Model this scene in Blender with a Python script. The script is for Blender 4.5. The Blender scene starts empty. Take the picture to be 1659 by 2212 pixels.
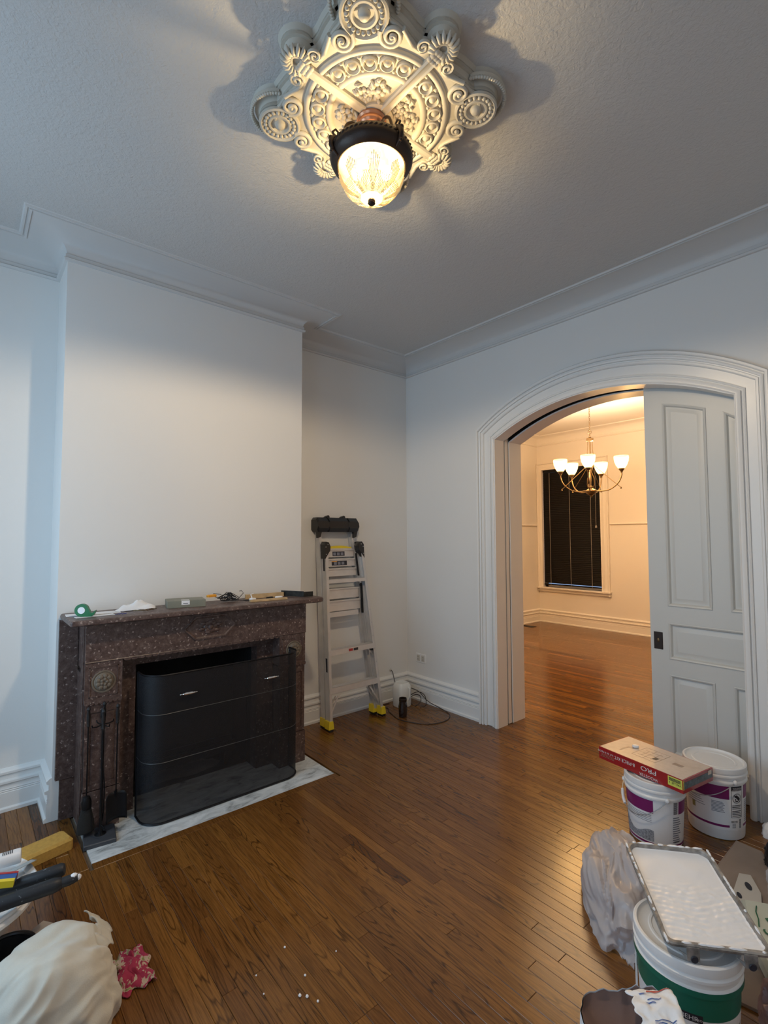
import bpy, bmesh, math, random
from math import pi, sin, cos, radians as R_, sqrt, atan2, hypot
from mathutils import Vector, Matrix, noise
random.seed(7)
SC = bpy.context.scene
COL = SC.collection

# ------------------------------------------------------------------ camera
FPX = 1070.1
yaw, pitch, roll = R_(139.717), R_(2.927), R_(-0.163)
fwd = Vector((cos(yaw)*cos(pitch), sin(yaw)*cos(pitch), sin(pitch)))
r0 = Vector((sin(yaw), -cos(yaw), 0)); u0 = r0.cross(fwd)
rt = cos(roll)*r0 + sin(roll)*u0; up = -sin(roll)*r0 + cos(roll)*u0
cd = bpy.data.cameras.new('camera'); cam = bpy.data.objects.new('camera', cd); COL.objects.link(cam)
cd.sensor_fit = 'HORIZONTAL'; cd.sensor_width = 36.0; cd.lens = 36.0*FPX/1659
cd.clip_start = 0.02
cam.matrix_world = Matrix(((rt.x, up.x, -fwd.x, 3.865), (rt.y, up.y, -fwd.y, -3.592), (rt.z, up.z, -fwd.z, 1.65), (0, 0, 0, 1)))
SC.camera = cam
# ------------------------------------------------------------------ world, light, exposure
SC.view_settings.view_transform = 'Standard'; SC.view_settings.look = 'None'
SC.view_settings.gamma = 1.0; SC.view_settings.use_curve_mapping = False
SC.view_settings.exposure = 0.0
SC.cycles.use_denoising = True
SC.cycles.max_bounces = 8; SC.cycles.diffuse_bounces = 5; SC.cycles.transparent_max_bounces = 12
SC.cycles.sample_clamp_indirect = 6.0
W = bpy.data.worlds.new('dusk_sky'); SC.world = W; W.use_nodes = True
W.node_tree.nodes['Background'].inputs[0].default_value = (0.42, 0.60, 0.95, 1)
W.node_tree.nodes['Background'].inputs[1].default_value = 1.0

def area(name, loc, rot, sx, sy, power, col):
    l = bpy.data.lights.new(name, 'AREA'); l.shape = 'RECTANGLE'; l.size = sx; l.size_y = sy
    l.energy = power; l.color = col
    o = bpy.data.objects.new(name, l); COL.objects.link(o); o.location = loc; o.rotation_euler = rot
    o.visible_camera = True
    return o
DAY = (0.48, 0.76, 1.0)
for i, (wx, wp) in enumerate(((1.35, 36.0), (3.30, 9.0))):          # daylight just outside the two front windows behind the camera
    area('window_daylight', (wx, -4.80, 1.75), (R_(90), 0, 0), 1.05, 2.3, wp, DAY)

# ------------------------------------------------------------------ materials
def nodes(m): return m.node_tree.nodes, m.node_tree.links
def mat(name, col, rough=.5, metal=0.0, bump=0.0, bscale=40.0, var=0.0, vscale=8.0, coat=0.0, spec=.5, alpha=1.0, emit=None, estr=0.0, trans=0.0, bdist=.002, sheen=0.0):
    m = bpy.data.materials.new(name); m.use_nodes = True; N, L = nodes(m)
    b = N['Principled BSDF']
    b.inputs['Base Color'].default_value = (*col, 1); b.inputs['Roughness'].default_value = rough
    b.inputs['Metallic'].default_value = metal; b.inputs['Specular IOR Level'].default_value = spec
    b.inputs['Coat Weight'].default_value = coat; b.inputs['Alpha'].default_value = alpha
    b.inputs['Transmission Weight'].default_value = trans; b.inputs['Sheen Weight'].default_value = sheen
    if emit: b.inputs['Emission Color'].default_value = (*emit, 1); b.inputs['Emission Strength'].default_value = estr
    tc = N.new('ShaderNodeTexCoord')
    if bump > 0:
        n = N.new('ShaderNodeTexNoise'); n.inputs['Scale'].default_value = bscale; n.inputs['Detail'].default_value = 5
        bp = N.new('ShaderNodeBump'); bp.inputs['Strength'].default_value = bump; bp.inputs['Distance'].default_value = bdist
        L.new(tc.outputs['Object'], n.inputs['Vector']); L.new(n.outputs['Fac'], bp.inputs['Height']); L.new(bp.outputs['Normal'], b.inputs['Normal'])
    if var > 0:
        n = N.new('ShaderNodeTexNoise'); n.inputs['Scale'].default_value = vscale; n.inputs['Detail'].default_value = 6
        r = N.new('ShaderNodeValToRGB'); L.new(tc.outputs['Object'], n.inputs['Vector']); L.new(n.outputs['Fac'], r.inputs['Fac'])
        r.color_ramp.elements[0].position = .3; r.color_ramp.elements[1].position = .7
        r.color_ramp.elements[0].color = (*[c*(1-var) for c in col], 1); r.color_ramp.elements[1].color = (*[min(1, c*(1+var)) for c in col], 1)
        L.new(r.outputs['Color'], b.inputs['Base Color'])
    return m
M = {}
M['cornice'] = mat('cornice_paint', (.62, .605, .59), .5, bump=.15, bscale=25)
M['door'] = mat('door_paint', (.60, .60, .575), .4, bump=.15, bscale=25)
M['wall'] = mat('white_wall_paint', (.76, .745, .72), .65, bump=.25, bscale=90, bdist=.0015, spec=.3)
M['wall2'] = mat('cream_wall_paint', (.80, .745, .68), .6, bump=.2, bscale=90, bdist=.0015, spec=.3)
M['trim'] = mat('white_trim_paint', (.78, .775, .76), .33, bump=.15, bscale=25, bdist=.002)
M['plaster'] = mat('white_plaster', (.52, .485, .415), .55, bump=.3, bscale=120, bdist=.001)
M['black'] = mat('black_plastic', (.015, .015, .016), .35)
M['slotshade'] = mat('painted_slot_shade', (.004, .004, .004), .9)  # near-black that stands in for shade inside the door slot
M['iron'] = mat('black_iron', (.012, .012, .014), .42, metal=.6, bump=.3, bscale=200)
M['alu'] = mat('brushed_aluminium', (.66, .65, .64), .4, metal=.5, bump=.1, bscale=60, var=.06, vscale=12)
M['steel'] = mat('bright_steel', (.8, .8, .8), .2, metal=1)
M['yellow'] = mat('yellow_plastic', (.78, .60, .03), .4)
M['bronze'] = mat('oil_rubbed_bronze', (.035, .022, .016), .38, metal=.55, bump=.3, bscale=150)
M['copper'] = mat('copper_metal', (.55, .26, .15), .3, metal=.85)
M['brass'] = mat('antique_brass', (.17, .11, .055), .38, metal=.8)
M['bucket'] = mat('white_bucket_plastic', (.80, .80, .80), .35, spec=.5)
M['label'] = mat('white_label_paper', (.82, .82, .83), .4)
M['purple'] = mat('purple_print', (.19, .012, .115), .4)
M['green'] = mat('green_print', (.008, .145, .095), .35)
M['greyprint'] = mat('grey_print', (.30, .32, .36), .5, var=.5, vscale=120)
M['ink'] = mat('black_print', (.02, .02, .03), .5)
M['greyink'] = mat('grey_ink', (.22, .23, .28), .5)
M['red'] = mat('red_carton', (.36, .018, .022), .22, coat=.6)
M['carton'] = mat('tan_carton_print', (.64, .52, .42), .25, coat=.7, var=.05, vscale=30)
M['cartonink'] = mat('brown_carton_ink', (.32, .22, .16), .35)
M['yellowlabel'] = mat('yellow_sticker', (.68, .70, .12), .4)
M['whiteink'] = mat('white_print', (.75, .72, .72), .4)
M['paint'] = mat('wet_white_paint', (.84, .86, .90), .38, coat=.15, bump=.2, bscale=60)
M['traymetal'] = mat('grey_tray_metal', (.30, .28, .26), .5, metal=.4, var=.45, vscale=35)
M['kraft'] = mat('kraft_paper', (.30, .24, .20), .75, bump=.4, bscale=25, bdist=.004, var=.08)
M['sponge'] = mat('yellow_ochre_foam', (.55, .32, .07), .9, bump=.6, bscale=160, var=.12, vscale=60)
M['canvas'] = mat('cream_canvas', (.60, .565, .48), .92, bump=.3, bscale=300, var=.06, vscale=14, sheen=.3)
M['whitecloth'] = mat('white_cloth', (.82, .83, .85), .85, bump=.3, bscale=80)
M['paper'] = mat('white_paper', (.80, .82, .86), .6)
M['wood'] = mat('pale_pine', (.55, .38, .20), .55, var=.2, vscale=20)
M['greenplastic'] = mat('green_tape_shell', (.01, .15, .05), .3)
M['greybox'] = mat('grey_green_metal', (.21, .21, .165), .5, var=.1)
M['orange'] = mat('orange_plastic', (.75, .33, .03), .4)
M['rubber'] = mat('black_rubber_cable', (.012, .011, .012), .45)
M['cable2'] = mat('brown_cable', (.03, .02, .018), .45)
M['jug'] = mat('white_jug_plastic', (.78, .78, .75), .4)
M['darkglass'] = mat('dark_brown_glass', (.018, .010, .008), .12, coat=.5)
M['blue'] = mat('blue_print', (.03, .10, .33), .45)
M['redprint'] = mat('red_print', (.42, .03, .03), .45)
M['greengraph'] = mat('dark_green_ink', (.01, .12, .05), .5)
M['beige'] = mat('beige_plastic', (.58, .54, .48), .5)
M['soot'] = mat('sooty_firebrick', (.010, .009, .009), .9, bump=.6, bscale=30, bdist=.01, var=.4)
M['ash'] = mat('grey_ash', (.12, .12, .125), .95, bump=.6, bscale=50, bdist=.006, var=.4)
M['brownpaper'] = mat('brown_sack_lining', (.23, .145, .12), .8, bump=.4, bscale=30, bdist=.005)
M['stone'] = mat('dark_slate', (.05, .055, .065), .5)

def m_floor():
    m = bpy.data.materials.new('oak_strip_floor'); m.use_nodes = True; N, L = nodes(m); b = N['Principled BSDF']
    tc = N.new('ShaderNodeTexCoord'); at = N.new('ShaderNodeAttribute'); at.attribute_name = 'rnd'
    sep = N.new('ShaderNodeSeparateColor'); L.new(at.outputs['Color'], sep.inputs['Color'])
    off = N.new('ShaderNodeVectorMath'); off.operation = 'MULTIPLY_ADD'
    L.new(at.outputs['Color'], off.inputs[0]); off.inputs[1].default_value = (37, 51, 19)
    geo = N.new('ShaderNodeNewGeometry'); L.new(geo.outputs['Position'], off.inputs[2])
    def mp(sx, sy):
        q = N.new('ShaderNodeMapping'); q.inputs['Scale'].default_value = (sx, sy, 1); L.new(off.outputs[0], q.inputs['Vector']); return q
    g = N.new('ShaderNodeTexNoise'); g.inputs['Scale'].default_value = 1; g.inputs['Detail'].default_value = 7; g.inputs['Roughness'].default_value = .62; g.inputs['Distortion'].default_value = .6
    L.new(mp(7.0, 210).outputs[0], g.inputs['Vector'])
    w = N.new('ShaderNodeTexNoise'); w.inputs['Scale'].default_value = 1; w.inputs['Detail'].default_value = 4; w.inputs['Roughness'].default_value = .32
    L.new(mp(1.7, 14).outputs[0], w.inputs['Vector'])
    # cathedral figure: contour lines of the broad noise
    mu = N.new('ShaderNodeMath'); mu.operation = 'MULTIPLY'; mu.inputs[1].default_value = 12.0; L.new(w.outputs['Fac'], mu.inputs[0])
    pp = N.new('ShaderNodeMath'); pp.operation = 'PINGPONG'; pp.inputs[1].default_value = .5; L.new(mu.outputs[0], pp.inputs[0])
    cr = N.new('ShaderNodeValToRGB'); L.new(pp.outputs[0], cr.inputs['Fac'])
    cr.color_ramp.elements[0].position = .0; cr.color_ramp.elements[0].color = (.30, .28, .28, 1)
    cr.color_ramp.elements[1].position = .16; cr.color_ramp.elements[1].color = (1, 1, 1, 1)
    gr = N.new('ShaderNodeValToRGB'); L.new(g.outputs['Fac'], gr.inputs['Fac'])
    gr.color_ramp.elements[0].position = .34; gr.color_ramp.elements[0].color = (.50, .48, .46, 1)
    gr.color_ramp.elements[1].position = .58; gr.color_ramp.elements[1].color = (1.05, 1.05, 1.05, 1)
    base = N.new('ShaderNodeValToRGB'); L.new(sep.outputs['Red'], base.inputs['Fac'])
    e = base.color_ramp.elements
    e[0].position = 0; e[0].color = (.080, .028, .007, 1); e[1].position = 1; e[1].color = (.29, .125, .026, 1)
    k = e.new(.15); k.color = (.145, .056, .013, 1); k = e.new(.55); k.color = (.192, .080, .0175, 1)
    x1 = N.new('ShaderNodeMix'); x1.data_type = 'RGBA'; x1.blend_type = 'MULTIPLY'; x1.inputs['Factor'].default_value = .9
    L.new(base.outputs['Color'], x1.inputs[6]); L.new(gr.outputs['Color'], x1.inputs[7])
    x2 = N.new('ShaderNodeMix'); x2.data_type = 'RGBA'; x2.blend_type = 'MULTIPLY'; L.new(sep.outputs['Green'], x2.inputs['Factor'])
    L.new(x1.outputs[2], x2.inputs[6]); L.new(cr.outputs['Color'], x2.inputs[7])
    L.new(x2.outputs[2], b.inputs['Base Color'])
    rr = N.new('ShaderNodeMapRange'); L.new(g.outputs['Fac'], rr.inputs['Value']); rr.inputs['To Min'].default_value = .15; rr.inputs['To Max'].default_value = .26
    L.new(rr.outputs[0], b.inputs['Roughness'])
    bp = N.new('ShaderNodeBump'); bp.inputs['Strength'].default_value = .12; bp.inputs['Distance'].default_value = .001
    L.new(g.outputs['Fac'], bp.inputs['Height']); L.new(bp.outputs['Normal'], b.inputs['Normal'])
    b.inputs['Specular IOR Level'].default_value = .45
    return m
M['floor'] = m_floor()
M['gap'] = mat('brown_floor_joint', (.15, .10, .06), .8)  # one even brown showing in every joint between the boards

def m_marble():
    m = bpy.data.materials.new('brown_red_marble'); m.use_nodes = True; N, L = nodes(m); b = N['Principled BSDF']
    tc = N.new('ShaderNodeNewGeometry')
    n = N.new('ShaderNodeTexNoise'); n.inputs['Scale'].default_value = 30; n.inputs['Detail'].default_value = 8; n.inputs['Roughness'].default_value = .8; n.inputs['Distortion'].default_value = .5
    L.new(tc.outputs['Position'], n.inputs['Vector'])
    r = N.new('ShaderNodeValToRGB'); L.new(n.outputs['Fac'], r.inputs['Fac']); e = r.color_ramp.elements
    e[0].position = .33; e[0].color = (.040, .020, .018, 1); e[1].position = .78; e[1].color = (.24, .175, .15, 1)
    k = e.new(.52); k.color = (.105, .066, .056, 1)
    v = N.new('ShaderNodeTexVoronoi'); v.inputs['Scale'].default_value = 55; v.inputs['Randomness'].default_value = 1
    dn = N.new('ShaderNodeTexNoise'); dn.inputs['Scale'].default_value = 45; L.new(tc.outputs['Position'], dn.inputs['Vector'])
    dv = N.new('ShaderNodeVectorMath'); dv.operation = 'MULTIPLY_ADD'; dv.inputs[1].default_value = (.035, .035, .035); L.new(dn.outputs['Color'], dv.inputs[0]); L.new(tc.outputs['Position'], dv.inputs[2])
    L.new(dv.outputs[0], v.inputs['Vector'])
    sp = N.new('ShaderNodeValToRGB'); L.new(v.outputs['Distance'], sp.inputs['Fac'])
    sp.color_ramp.elements[0].position = .16; sp.color_ramp.elements[0].color = (1, 1, 1, 1); sp.color_ramp.elements[1].position = .34; sp.color_ramp.elements[1].color = (0, 0, 0, 1)
    sepc = N.new('ShaderNodeSeparateColor'); L.new(v.outputs['Color'], sepc.inputs['Color'])
    gt = N.new('ShaderNodeMath'); gt.operation = 'GREATER_THAN'; gt.inputs[1].default_value = .72; L.new(sepc.outputs['Red'], gt.inputs[0])
    mm = N.new('ShaderNodeMath'); mm.operation = 'MULTIPLY'; L.new(gt.outputs[0], mm.inputs[0]); L.new(sp.outputs['Color'], mm.inputs[1])
    m2 = N.new('ShaderNodeMath'); m2.operation = 'MULTIPLY'; m2.inputs[1].default_value = .75; L.new(mm.outputs[0], m2.inputs[0])
    x = N.new('ShaderNodeMix'); x.data_type = 'RGBA'; L.new(m2.outputs[0], x.inputs['Factor']); L.new(r.outputs['Color'], x.inputs[6]); x.inputs[7].default_value = (.42, .33, .29, 1)
    L.new(x.outputs[2], b.inputs['Base Color']); b.inputs['Roughness'].default_value = .38
    return m
M['marble'] = m_marble()
def m_white_marble():
    m = bpy.data.materials.new('grey_white_marble'); m.use_nodes = True; N, L = nodes(m); b = N['Principled BSDF']
    tc = N.new('ShaderNodeNewGeometry'); mp = N.new('ShaderNodeMapping'); mp.inputs['Scale'].default_value = (9, 3.5, 5); mp.inputs['Rotation'].default_value = (0, 0, .5)
    L.new(tc.outputs['Position'], mp.inputs['Vector'])
    n = N.new('ShaderNodeTexNoise'); n.inputs['Scale'].default_value = 1.6; n.inputs['Detail'].default_value = 9; n.inputs['Roughness'].default_value = .68; n.inputs['Distortion'].default_value = .9
    L.new(mp.outputs[0], n.inputs['Vector'])
    r = N.new('ShaderNodeValToRGB'); L.new(n.outputs['Fac'], r.inputs['Fac']); e = r.color_ramp.elements
    e[0].position = .33; e[0].color = (.22, .235, .24, 1); e[1].position = .62; e[1].color = (.74, .77, .78, 1)
    k = e.new(.45); k.color = (.52, .55, .56, 1)
    L.new(r.outputs['Color'], b.inputs['Base Color']); b.inputs['Roughness'].default_value = .35
    return m
M['whitemarble'] = m_white_marble()
def m_ceiling():
    m = bpy.data.materials.new('textured_ceiling_paint'); m.use_nodes = True; N, L = nodes(m); b = N['Principled BSDF']
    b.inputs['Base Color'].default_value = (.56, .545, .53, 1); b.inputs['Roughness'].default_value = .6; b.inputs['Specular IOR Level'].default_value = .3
    g = N.new('ShaderNodeNewGeometry')
    n = N.new('ShaderNodeTexNoise'); n.inputs['Scale'].default_value = 75; n.inputs['Detail'].default_value = 3; n.inputs['Distortion'].default_value = .8
    n2 = N.new('ShaderNodeTexNoise'); n2.inputs['Scale'].default_value = 9; n2.inputs['Detail'].default_value = 6; n2.inputs['Distortion'].default_value = 2.5
    L.new(g.outputs['Position'], n.inputs['Vector']); L.new(g.outputs['Position'], n2.inputs['Vector'])
    ad = N.new('ShaderNodeMath'); ad.operation = 'MULTIPLY_ADD'; ad.inputs[1].default_value = .9; L.new(n2.outputs['Fac'], ad.inputs[0]); L.new(n.outputs['Fac'], ad.inputs[2])
    bp = N.new('ShaderNodeBump'); bp.inputs['Strength'].default_value = .8; bp.inputs['Distance'].default_value = .004
    L.new(ad.outputs[0], bp.inputs['Height']); L.new(bp.outputs['Normal'], b.inputs['Normal'])
    return m
M['ceiling'] = m_ceiling()
def m_screen(name, dens, col):
    m = bpy.data.materials.new(name); m.use_nodes = True; N, L = nodes(m); b = N['Principled BSDF']
    b.inputs['Base Color'].default_value = (*col, 1); b.inputs['Roughness'].default_value = .6; b.inputs['Metallic'].default_value = .2
    t = N.new('ShaderNodeBsdfTransparent'); x = N.new('ShaderNodeMixShader'); x.inputs[0].default_value = dens
    L.new(t.outputs[0], x.inputs[1]); L.new(b.outputs[0], x.inputs[2]); L.new(x.outputs[0], N['Material Output'].inputs['Surface'])
    return m
M['mesh'] = m_screen('fine_black_wire_mesh', .74, (.016, .015, .017))
def m_film(name, col, dens, rough=.3):
    m = bpy.data.materials.new(name); m.use_nodes = True; N, L = nodes(m); b = N['Principled BSDF']
    b.inputs['Base Color'].default_value = (*col, 1); b.inputs['Roughness'].default_value = rough
    tl = N.new('ShaderNodeBsdfTranslucent'); tl.inputs[0].default_value = (*col, 1)
    t = N.new('ShaderNodeBsdfTransparent'); x0 = N.new('ShaderNodeMixShader'); x0.inputs[0].default_value = .35
    L.new(b.outputs[0], x0.inputs[1]); L.new(tl.outputs[0], x0.inputs[2])
    x = N.new('ShaderNodeMixShader'); x.inputs[0].default_value = dens
    L.new(t.outputs[0], x.inputs[1]); L.new(x0.outputs[0], x.inputs[2]); L.new(x.outputs[0], N['Material Output'].inputs['Surface'])
    return m
M['film'] = m_film('cloudy_plastic_film', (.70, .67, .69), .90)
M['filmpink'] = m_film('pinkish_plastic_film', (.48, .34, .34), .9)
M['filmwhite'] = m_film('white_plastic_film', (.76, .75, .78), .93)
def m_bowl():
    m = bpy.data.materials.new('frosted_cut_glass'); m.use_nodes = True; N, L = nodes(m); b = N['Principled BSDF']
    b.inputs['Base Color'].default_value = (.55, .47, .32, 1); b.inputs['Roughness'].default_value = .2
    b.inputs['Emission Color'].default_value = (1.0, .80, .42, 1); b.inputs['Emission Strength'].default_value = .42
    tl = N.new('ShaderNodeBsdfTranslucent'); tl.inputs[0].default_value = (.55, .47, .32, 1)
    t = N.new('ShaderNodeBsdfTransparent'); t.inputs[0].default_value = (1, .95, .82, 1)
    x0 = N.new('ShaderNodeMixShader'); x0.inputs[0].default_value = .55; L.new(b.outputs[0], x0.inputs[1]); L.new(tl.outputs[0], x0.inputs[2])
    x = N.new('ShaderNodeMixShader'); x.inputs[0].default_value = .42; L.new(t.outputs[0], x.inputs[1]); L.new(x0.outputs[0], x.inputs[2])
    L.new(x.outputs[0], N['Material Output'].inputs['Surface'])
    return m
M['bowl'] = m_bowl()
M['cut'] = mat('cut_glass_facets', (.62, .48, .24), .25, emit=(1, .75, .35), estr=.25)
M['bulb'] = mat('glowing_bulb', (1, 1, 1), .5, emit=(1.0, .86, .58), estr=14)
M['shade'] = mat('lit_frosted_shade', (.60, .48, .22), .4, emit=(1.0, .78, .32), estr=2.6)
_N, _L = nodes(M['shade']); _t = _N.new('ShaderNodeBsdfTransparent'); _t.inputs[0].default_value = (1, .88, .66, 1); _x = _N.new('ShaderNodeMixShader'); _x.inputs[0].default_value = .5
_L.new(_t.outputs[0], _x.inputs[1]); _L.new(_N['Principled BSDF'].outputs[0], _x.inputs[2]); _L.new(_x.outputs[0], _N['Material Output'].inputs['Surface'])
M['blind'] = mat('black_blind_slat', (.0035, .003, .0038), .6, spec=.25)
M['cord'] = mat('grey_blind_cord', (.30, .27, .25), .6)
M['skyglass'] = mat('window_glass', (.9, .95, 1), .02, trans=1.0)

# ------------------------------------------------------------------ mesh builder
class MB:
    def __init__(s): s.v = []; s.f = []; s.c = []
    def add(s, vs, fs, col=None):
        o = len(s.v); s.v += [Vector(p) for p in vs]; s.f += [tuple(i+o for i in f) for f in fs]
        s.c += [col]*len(fs); return s
    def tf(s, mtx, start=0):
        for i in range(start, len(s.v)): s.v[i] = mtx @ s.v[i]
        return s
    def box(s, x0, x1, y0, y1, z0, z1, col=None):
        return s.add([(x0, y0, z0), (x1, y0, z0), (x1, y1, z0), (x0, y1, z0), (x0, y0, z1), (x1, y0, z1), (x1, y1, z1), (x0, y1, z1)],
                     [(0, 3, 2, 1), (4, 5, 6, 7), (0, 1, 5, 4), (1, 2, 6, 5), (2, 3, 7, 6), (3, 0, 4, 7)], col)
    def bevbox(s, x0, x1, y0, y1, z0, z1, b):
        # box with chamfered vertical + top edges
        P = []
        for z, k in ((z0, 0), (z1-b, 0), (z1, b)):
            X0, X1, Y0, Y1 = x0+k, x1-k, y0+k, y1-k
            P += [(X0+b, Y0, z), (X1-b, Y0, z), (X1, Y0+b, z), (X1, Y1-b, z), (X1-b, Y1, z), (X0+b, Y1, z), (X0, Y1-b, z), (X0, Y0+b, z)]
        F = [tuple(reversed(range(8))), tuple(range(16, 24))]
        for l in (0, 8):
            for i in range(8): F.append((l+i, l+(i+1) % 8, l+8+(i+1) % 8, l+8+i))
        return s.add(P, F)
    def rings(s, rings, closed=True, cap0=True, cap1=True):
        n = len(rings[0]); V = [p for r in rings for p in r]; F = []
        for j in range(len(rings)-1):
            for i in range(n if closed else n-1):
                k = (i+1) % n; F.append((j*n+i, j*n+k, (j+1)*n+k, (j+1)*n+i))
        if closed and cap0: F.append(tuple(reversed(range(n))))
        if closed and cap1: F.append(tuple(range((len(rings)-1)*n, len(rings)*n)))
        return s.add(V, F)
    def lathe(s, prof, n=32, c=(0, 0, 0), sx=1, sy=1, a0=0, a1=2*pi, cap0=True, cap1=True):
        full = abs(a1-a0-2*pi) < 1e-6; m = n if full else n+1
        return s.rings([[(c[0]+r*cos(a0+(a1-a0)*i/n)*sx, c[1]+r*sin(a0+(a1-a0)*i/n)*sy, c[2]+z) for i in range(m)] for r, z in prof], full, cap0, cap1)
    def tube(s, pts, r, n=8, closed=False, cap=True):
        pts = [Vector(p) for p in pts]; rs = r if isinstance(r, (list, tuple)) else [r]*len(pts)
        rg = []; prev = None; N = len(pts)
        for i, p in enumerate(pts):
            a = pts[i-1] if (i > 0 or closed) else p; b = pts[(i+1) % N] if (i < N-1 or closed) else p
            t = (b-a); t = t.normalized() if t.length > 1e-9 else Vector((0, 0, 1))
            if prev is None:
                q = Vector((0, 0, 1)) if abs(t.z) < .9 else Vector((1, 0, 0)); e = t.cross(q).normalized()
            else:
                e = prev - t*prev.dot(t); e = e.normalized() if e.length > 1e-6 else t.orthogonal().normalized()
            prev = e; g = t.cross(e)
            rg.append([p + (e*cos(2*pi*k/n)+g*sin(2*pi*k/n))*rs[i] for k in range(n)])
        if closed: rg.append(rg[0]); return s.rings(rg, True, False, False)
        return s.rings(rg, True, cap, cap)
    def sphere(s, c, r, n=12, m=8, sc=(1, 1, 1)):
        prof = [(max(1e-5, sin(pi*i/m))*r, -cos(pi*i/m)*r) for i in range(m+1)]
        o = len(s.v); s.lathe(prof, n, cap0=False, cap1=False)
        for i in range(o, len(s.v)):
            v = s.v[i]; s.v[i] = Vector((c[0]+v.x*sc[0], c[1]+v.y*sc[1], c[2]+v.z*sc[2]))
        return s
    def prism(s, poly, h0, h1, axis='z', bev=0):
        def P(a, b, h):
            return (a, b, h) if axis == 'z' else ((h, a, b) if axis == 'x' else (a, h, b))
        n = len(poly)
        rg = [[P(a, b, h0) for a, b in poly], [P(a, b, h1) for a, b in poly]]
        return s.rings(rg, True)
    def grid(s, fn, nu, nv, cu=False, cv=False):
        V = [fn(i/nu, j/nv) for j in range(nv+(0 if cv else 1)) for i in range(nu+(0 if cu else 1))]
        w = nu+(0 if cu else 1); hh = nv+(0 if cv else 1); F = []
        for j in range(nv):
            for i in range(nu):
                F.append((j*w+i, j*w+(i+1) % w, ((j+1) % hh)*w+(i+1) % w, ((j+1) % hh)*w+i))
        return s.add(V, F)
PM = {}
def T(loc, rz=0, rx=0, ry=0): return Matrix.Translation(loc) @ Matrix.Rotation(rz, 4, 'Z') @ Matrix.Rotation(ry, 4, 'Y') @ Matrix.Rotation(rx, 4, 'X')
def obj(name, mb, m, parent=None, smooth=30, local=False, loc=None, solid=0):
    """link a mesh built in world coordinates (local=True: in its parent's) as one object"""
    me = bpy.data.meshes.new(name)
    if parent is not None:
        inv = Matrix.Identity(4) if local else PM[parent.name].inverted()
        org = Matrix.Identity(4)
    else:
        if loc is None:
            xs = [v.x for v in mb.v]; ys = [v.y for v in mb.v]; zs = [v.z for v in mb.v]
            loc = ((min(xs)+max(xs))/2, (min(ys)+max(ys))/2, min(zs))
        org = Matrix.Translation(loc); inv = org.inverted()
    me.from_pydata([inv @ v for v in mb.v], [], mb.f)
    bm = bmesh.new(); bm.from_mesh(me); bmesh.ops.recalc_face_normals(bm, faces=bm.faces); bm.to_mesh(me); bm.free()
    if any(c is not None for c in mb.c):
        at = me.attributes.new('rnd', 'FLOAT_COLOR', 'FACE')
        for i, c in enumerate(mb.c): at.data[i].color = (*(c or (0, 0, 0)), 1)
    if isinstance(m, str): m = M[m]
    me.materials.append(m)
    if smooth:
        for p in me.polygons: p.use_smooth = True
        me.set_sharp_from_angle(angle=R_(smooth))
    o = bpy.data.objects.new(name, me); COL.objects.link(o)
    if parent is not None:
        o.parent = parent; PM[o.name] = PM[parent.name].copy()
    else:
        o.matrix_world = org; PM[o.name] = org
    if solid:
        md = o.modifiers.new('thickness', 'SOLIDIFY'); md.thickness = solid; md.offset = 0
    return o
def thing(name, label, cat, loc=(0, 0, 0), rz=0, group=None):
    o = bpy.data.objects.new(name, None); COL.objects.link(o); o.empty_display_size = .1
    o.location = loc; o.rotation_euler = (0, 0, rz); PM[o.name] = T(loc, rz)
    return tag(o, label, cat, group)
def tag(o, label, cat, group=None):
    o['label'] = label; o['category'] = cat
    if group: o['group'] = group
    return o
def struct(name, mb, m, smooth=30, parent=None):
    o = obj(name, mb, m, parent, smooth)
    if parent is None: o['kind'] = 'structure'
    return o
def dup(root, loc, rz, label=None):
    r = root.copy(); COL.objects.link(r); r.location = loc; r.rotation_euler = (0, 0, rz)
    if label: r['label'] = label
    for ch in list(root.children):
        c = ch.copy(); COL.objects.link(c); c.parent = r
        for g in ch.children:
            d = g.copy(); COL.objects.link(d); d.parent = c
    return r
def sweep(mb, path, prof, side, closed=False):
    """sweep an (offset, z) profile along a floor path with mitred corners; side=+1 offsets to the left of travel"""
    n = len(path); P = [Vector(p) for p in path]; cols = []
    for i in range(n):
        dn = []
        if closed or i > 0: d = (P[i]-P[i-1]).normalized(); dn.append(Vector((-d.y, d.x))*side)
        if closed or i < n-1: d = (P[(i+1) % n]-P[i]).normalized(); dn.append(Vector((-d.y, d.x))*side)
        if len(dn) == 1: m = dn[0]
        else:
            m = dn[0]+dn[1]; m = m/ (1+dn[0].dot(dn[1]))
        cols.append([(P[i].x+m.x*d_, P[i].y+m.y*d_, z) for d_, z in prof])
    if closed: cols.append(cols[0])
    return mb.rings(cols, True, not closed, not closed)
def txt(s, size, fn, mb, align='CENTER', bold=0.0, depth=0.0):
    cu = bpy.data.curves.new('t', 'FONT'); cu.body = s; cu.size = size; cu.align_x = align; cu.offset = 0.0; cu.resolution_u = 4; cu.extrude = depth
    o = bpy.data.objects.new('t', cu); COL.objects.link(o)
    dg = bpy.context.evaluated_depsgraph_get(); me = bpy.data.meshes.new_from_object(o.evaluated_get(dg))
    mb.add([fn(v.co.x, v.co.y) for v in me.vertices], [tuple(p.vertices) for p in me.polygons])
    bpy.data.objects.remove(o); bpy.data.curves.remove(cu); bpy.data.meshes.remove(me)
    return mb

CE, CE2 = 3.50, 3.62
RX, RY = 4.64, -4.64
BX, BY0, BY1 = .3365, -3.155, -1.49          # chimney breast
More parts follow.
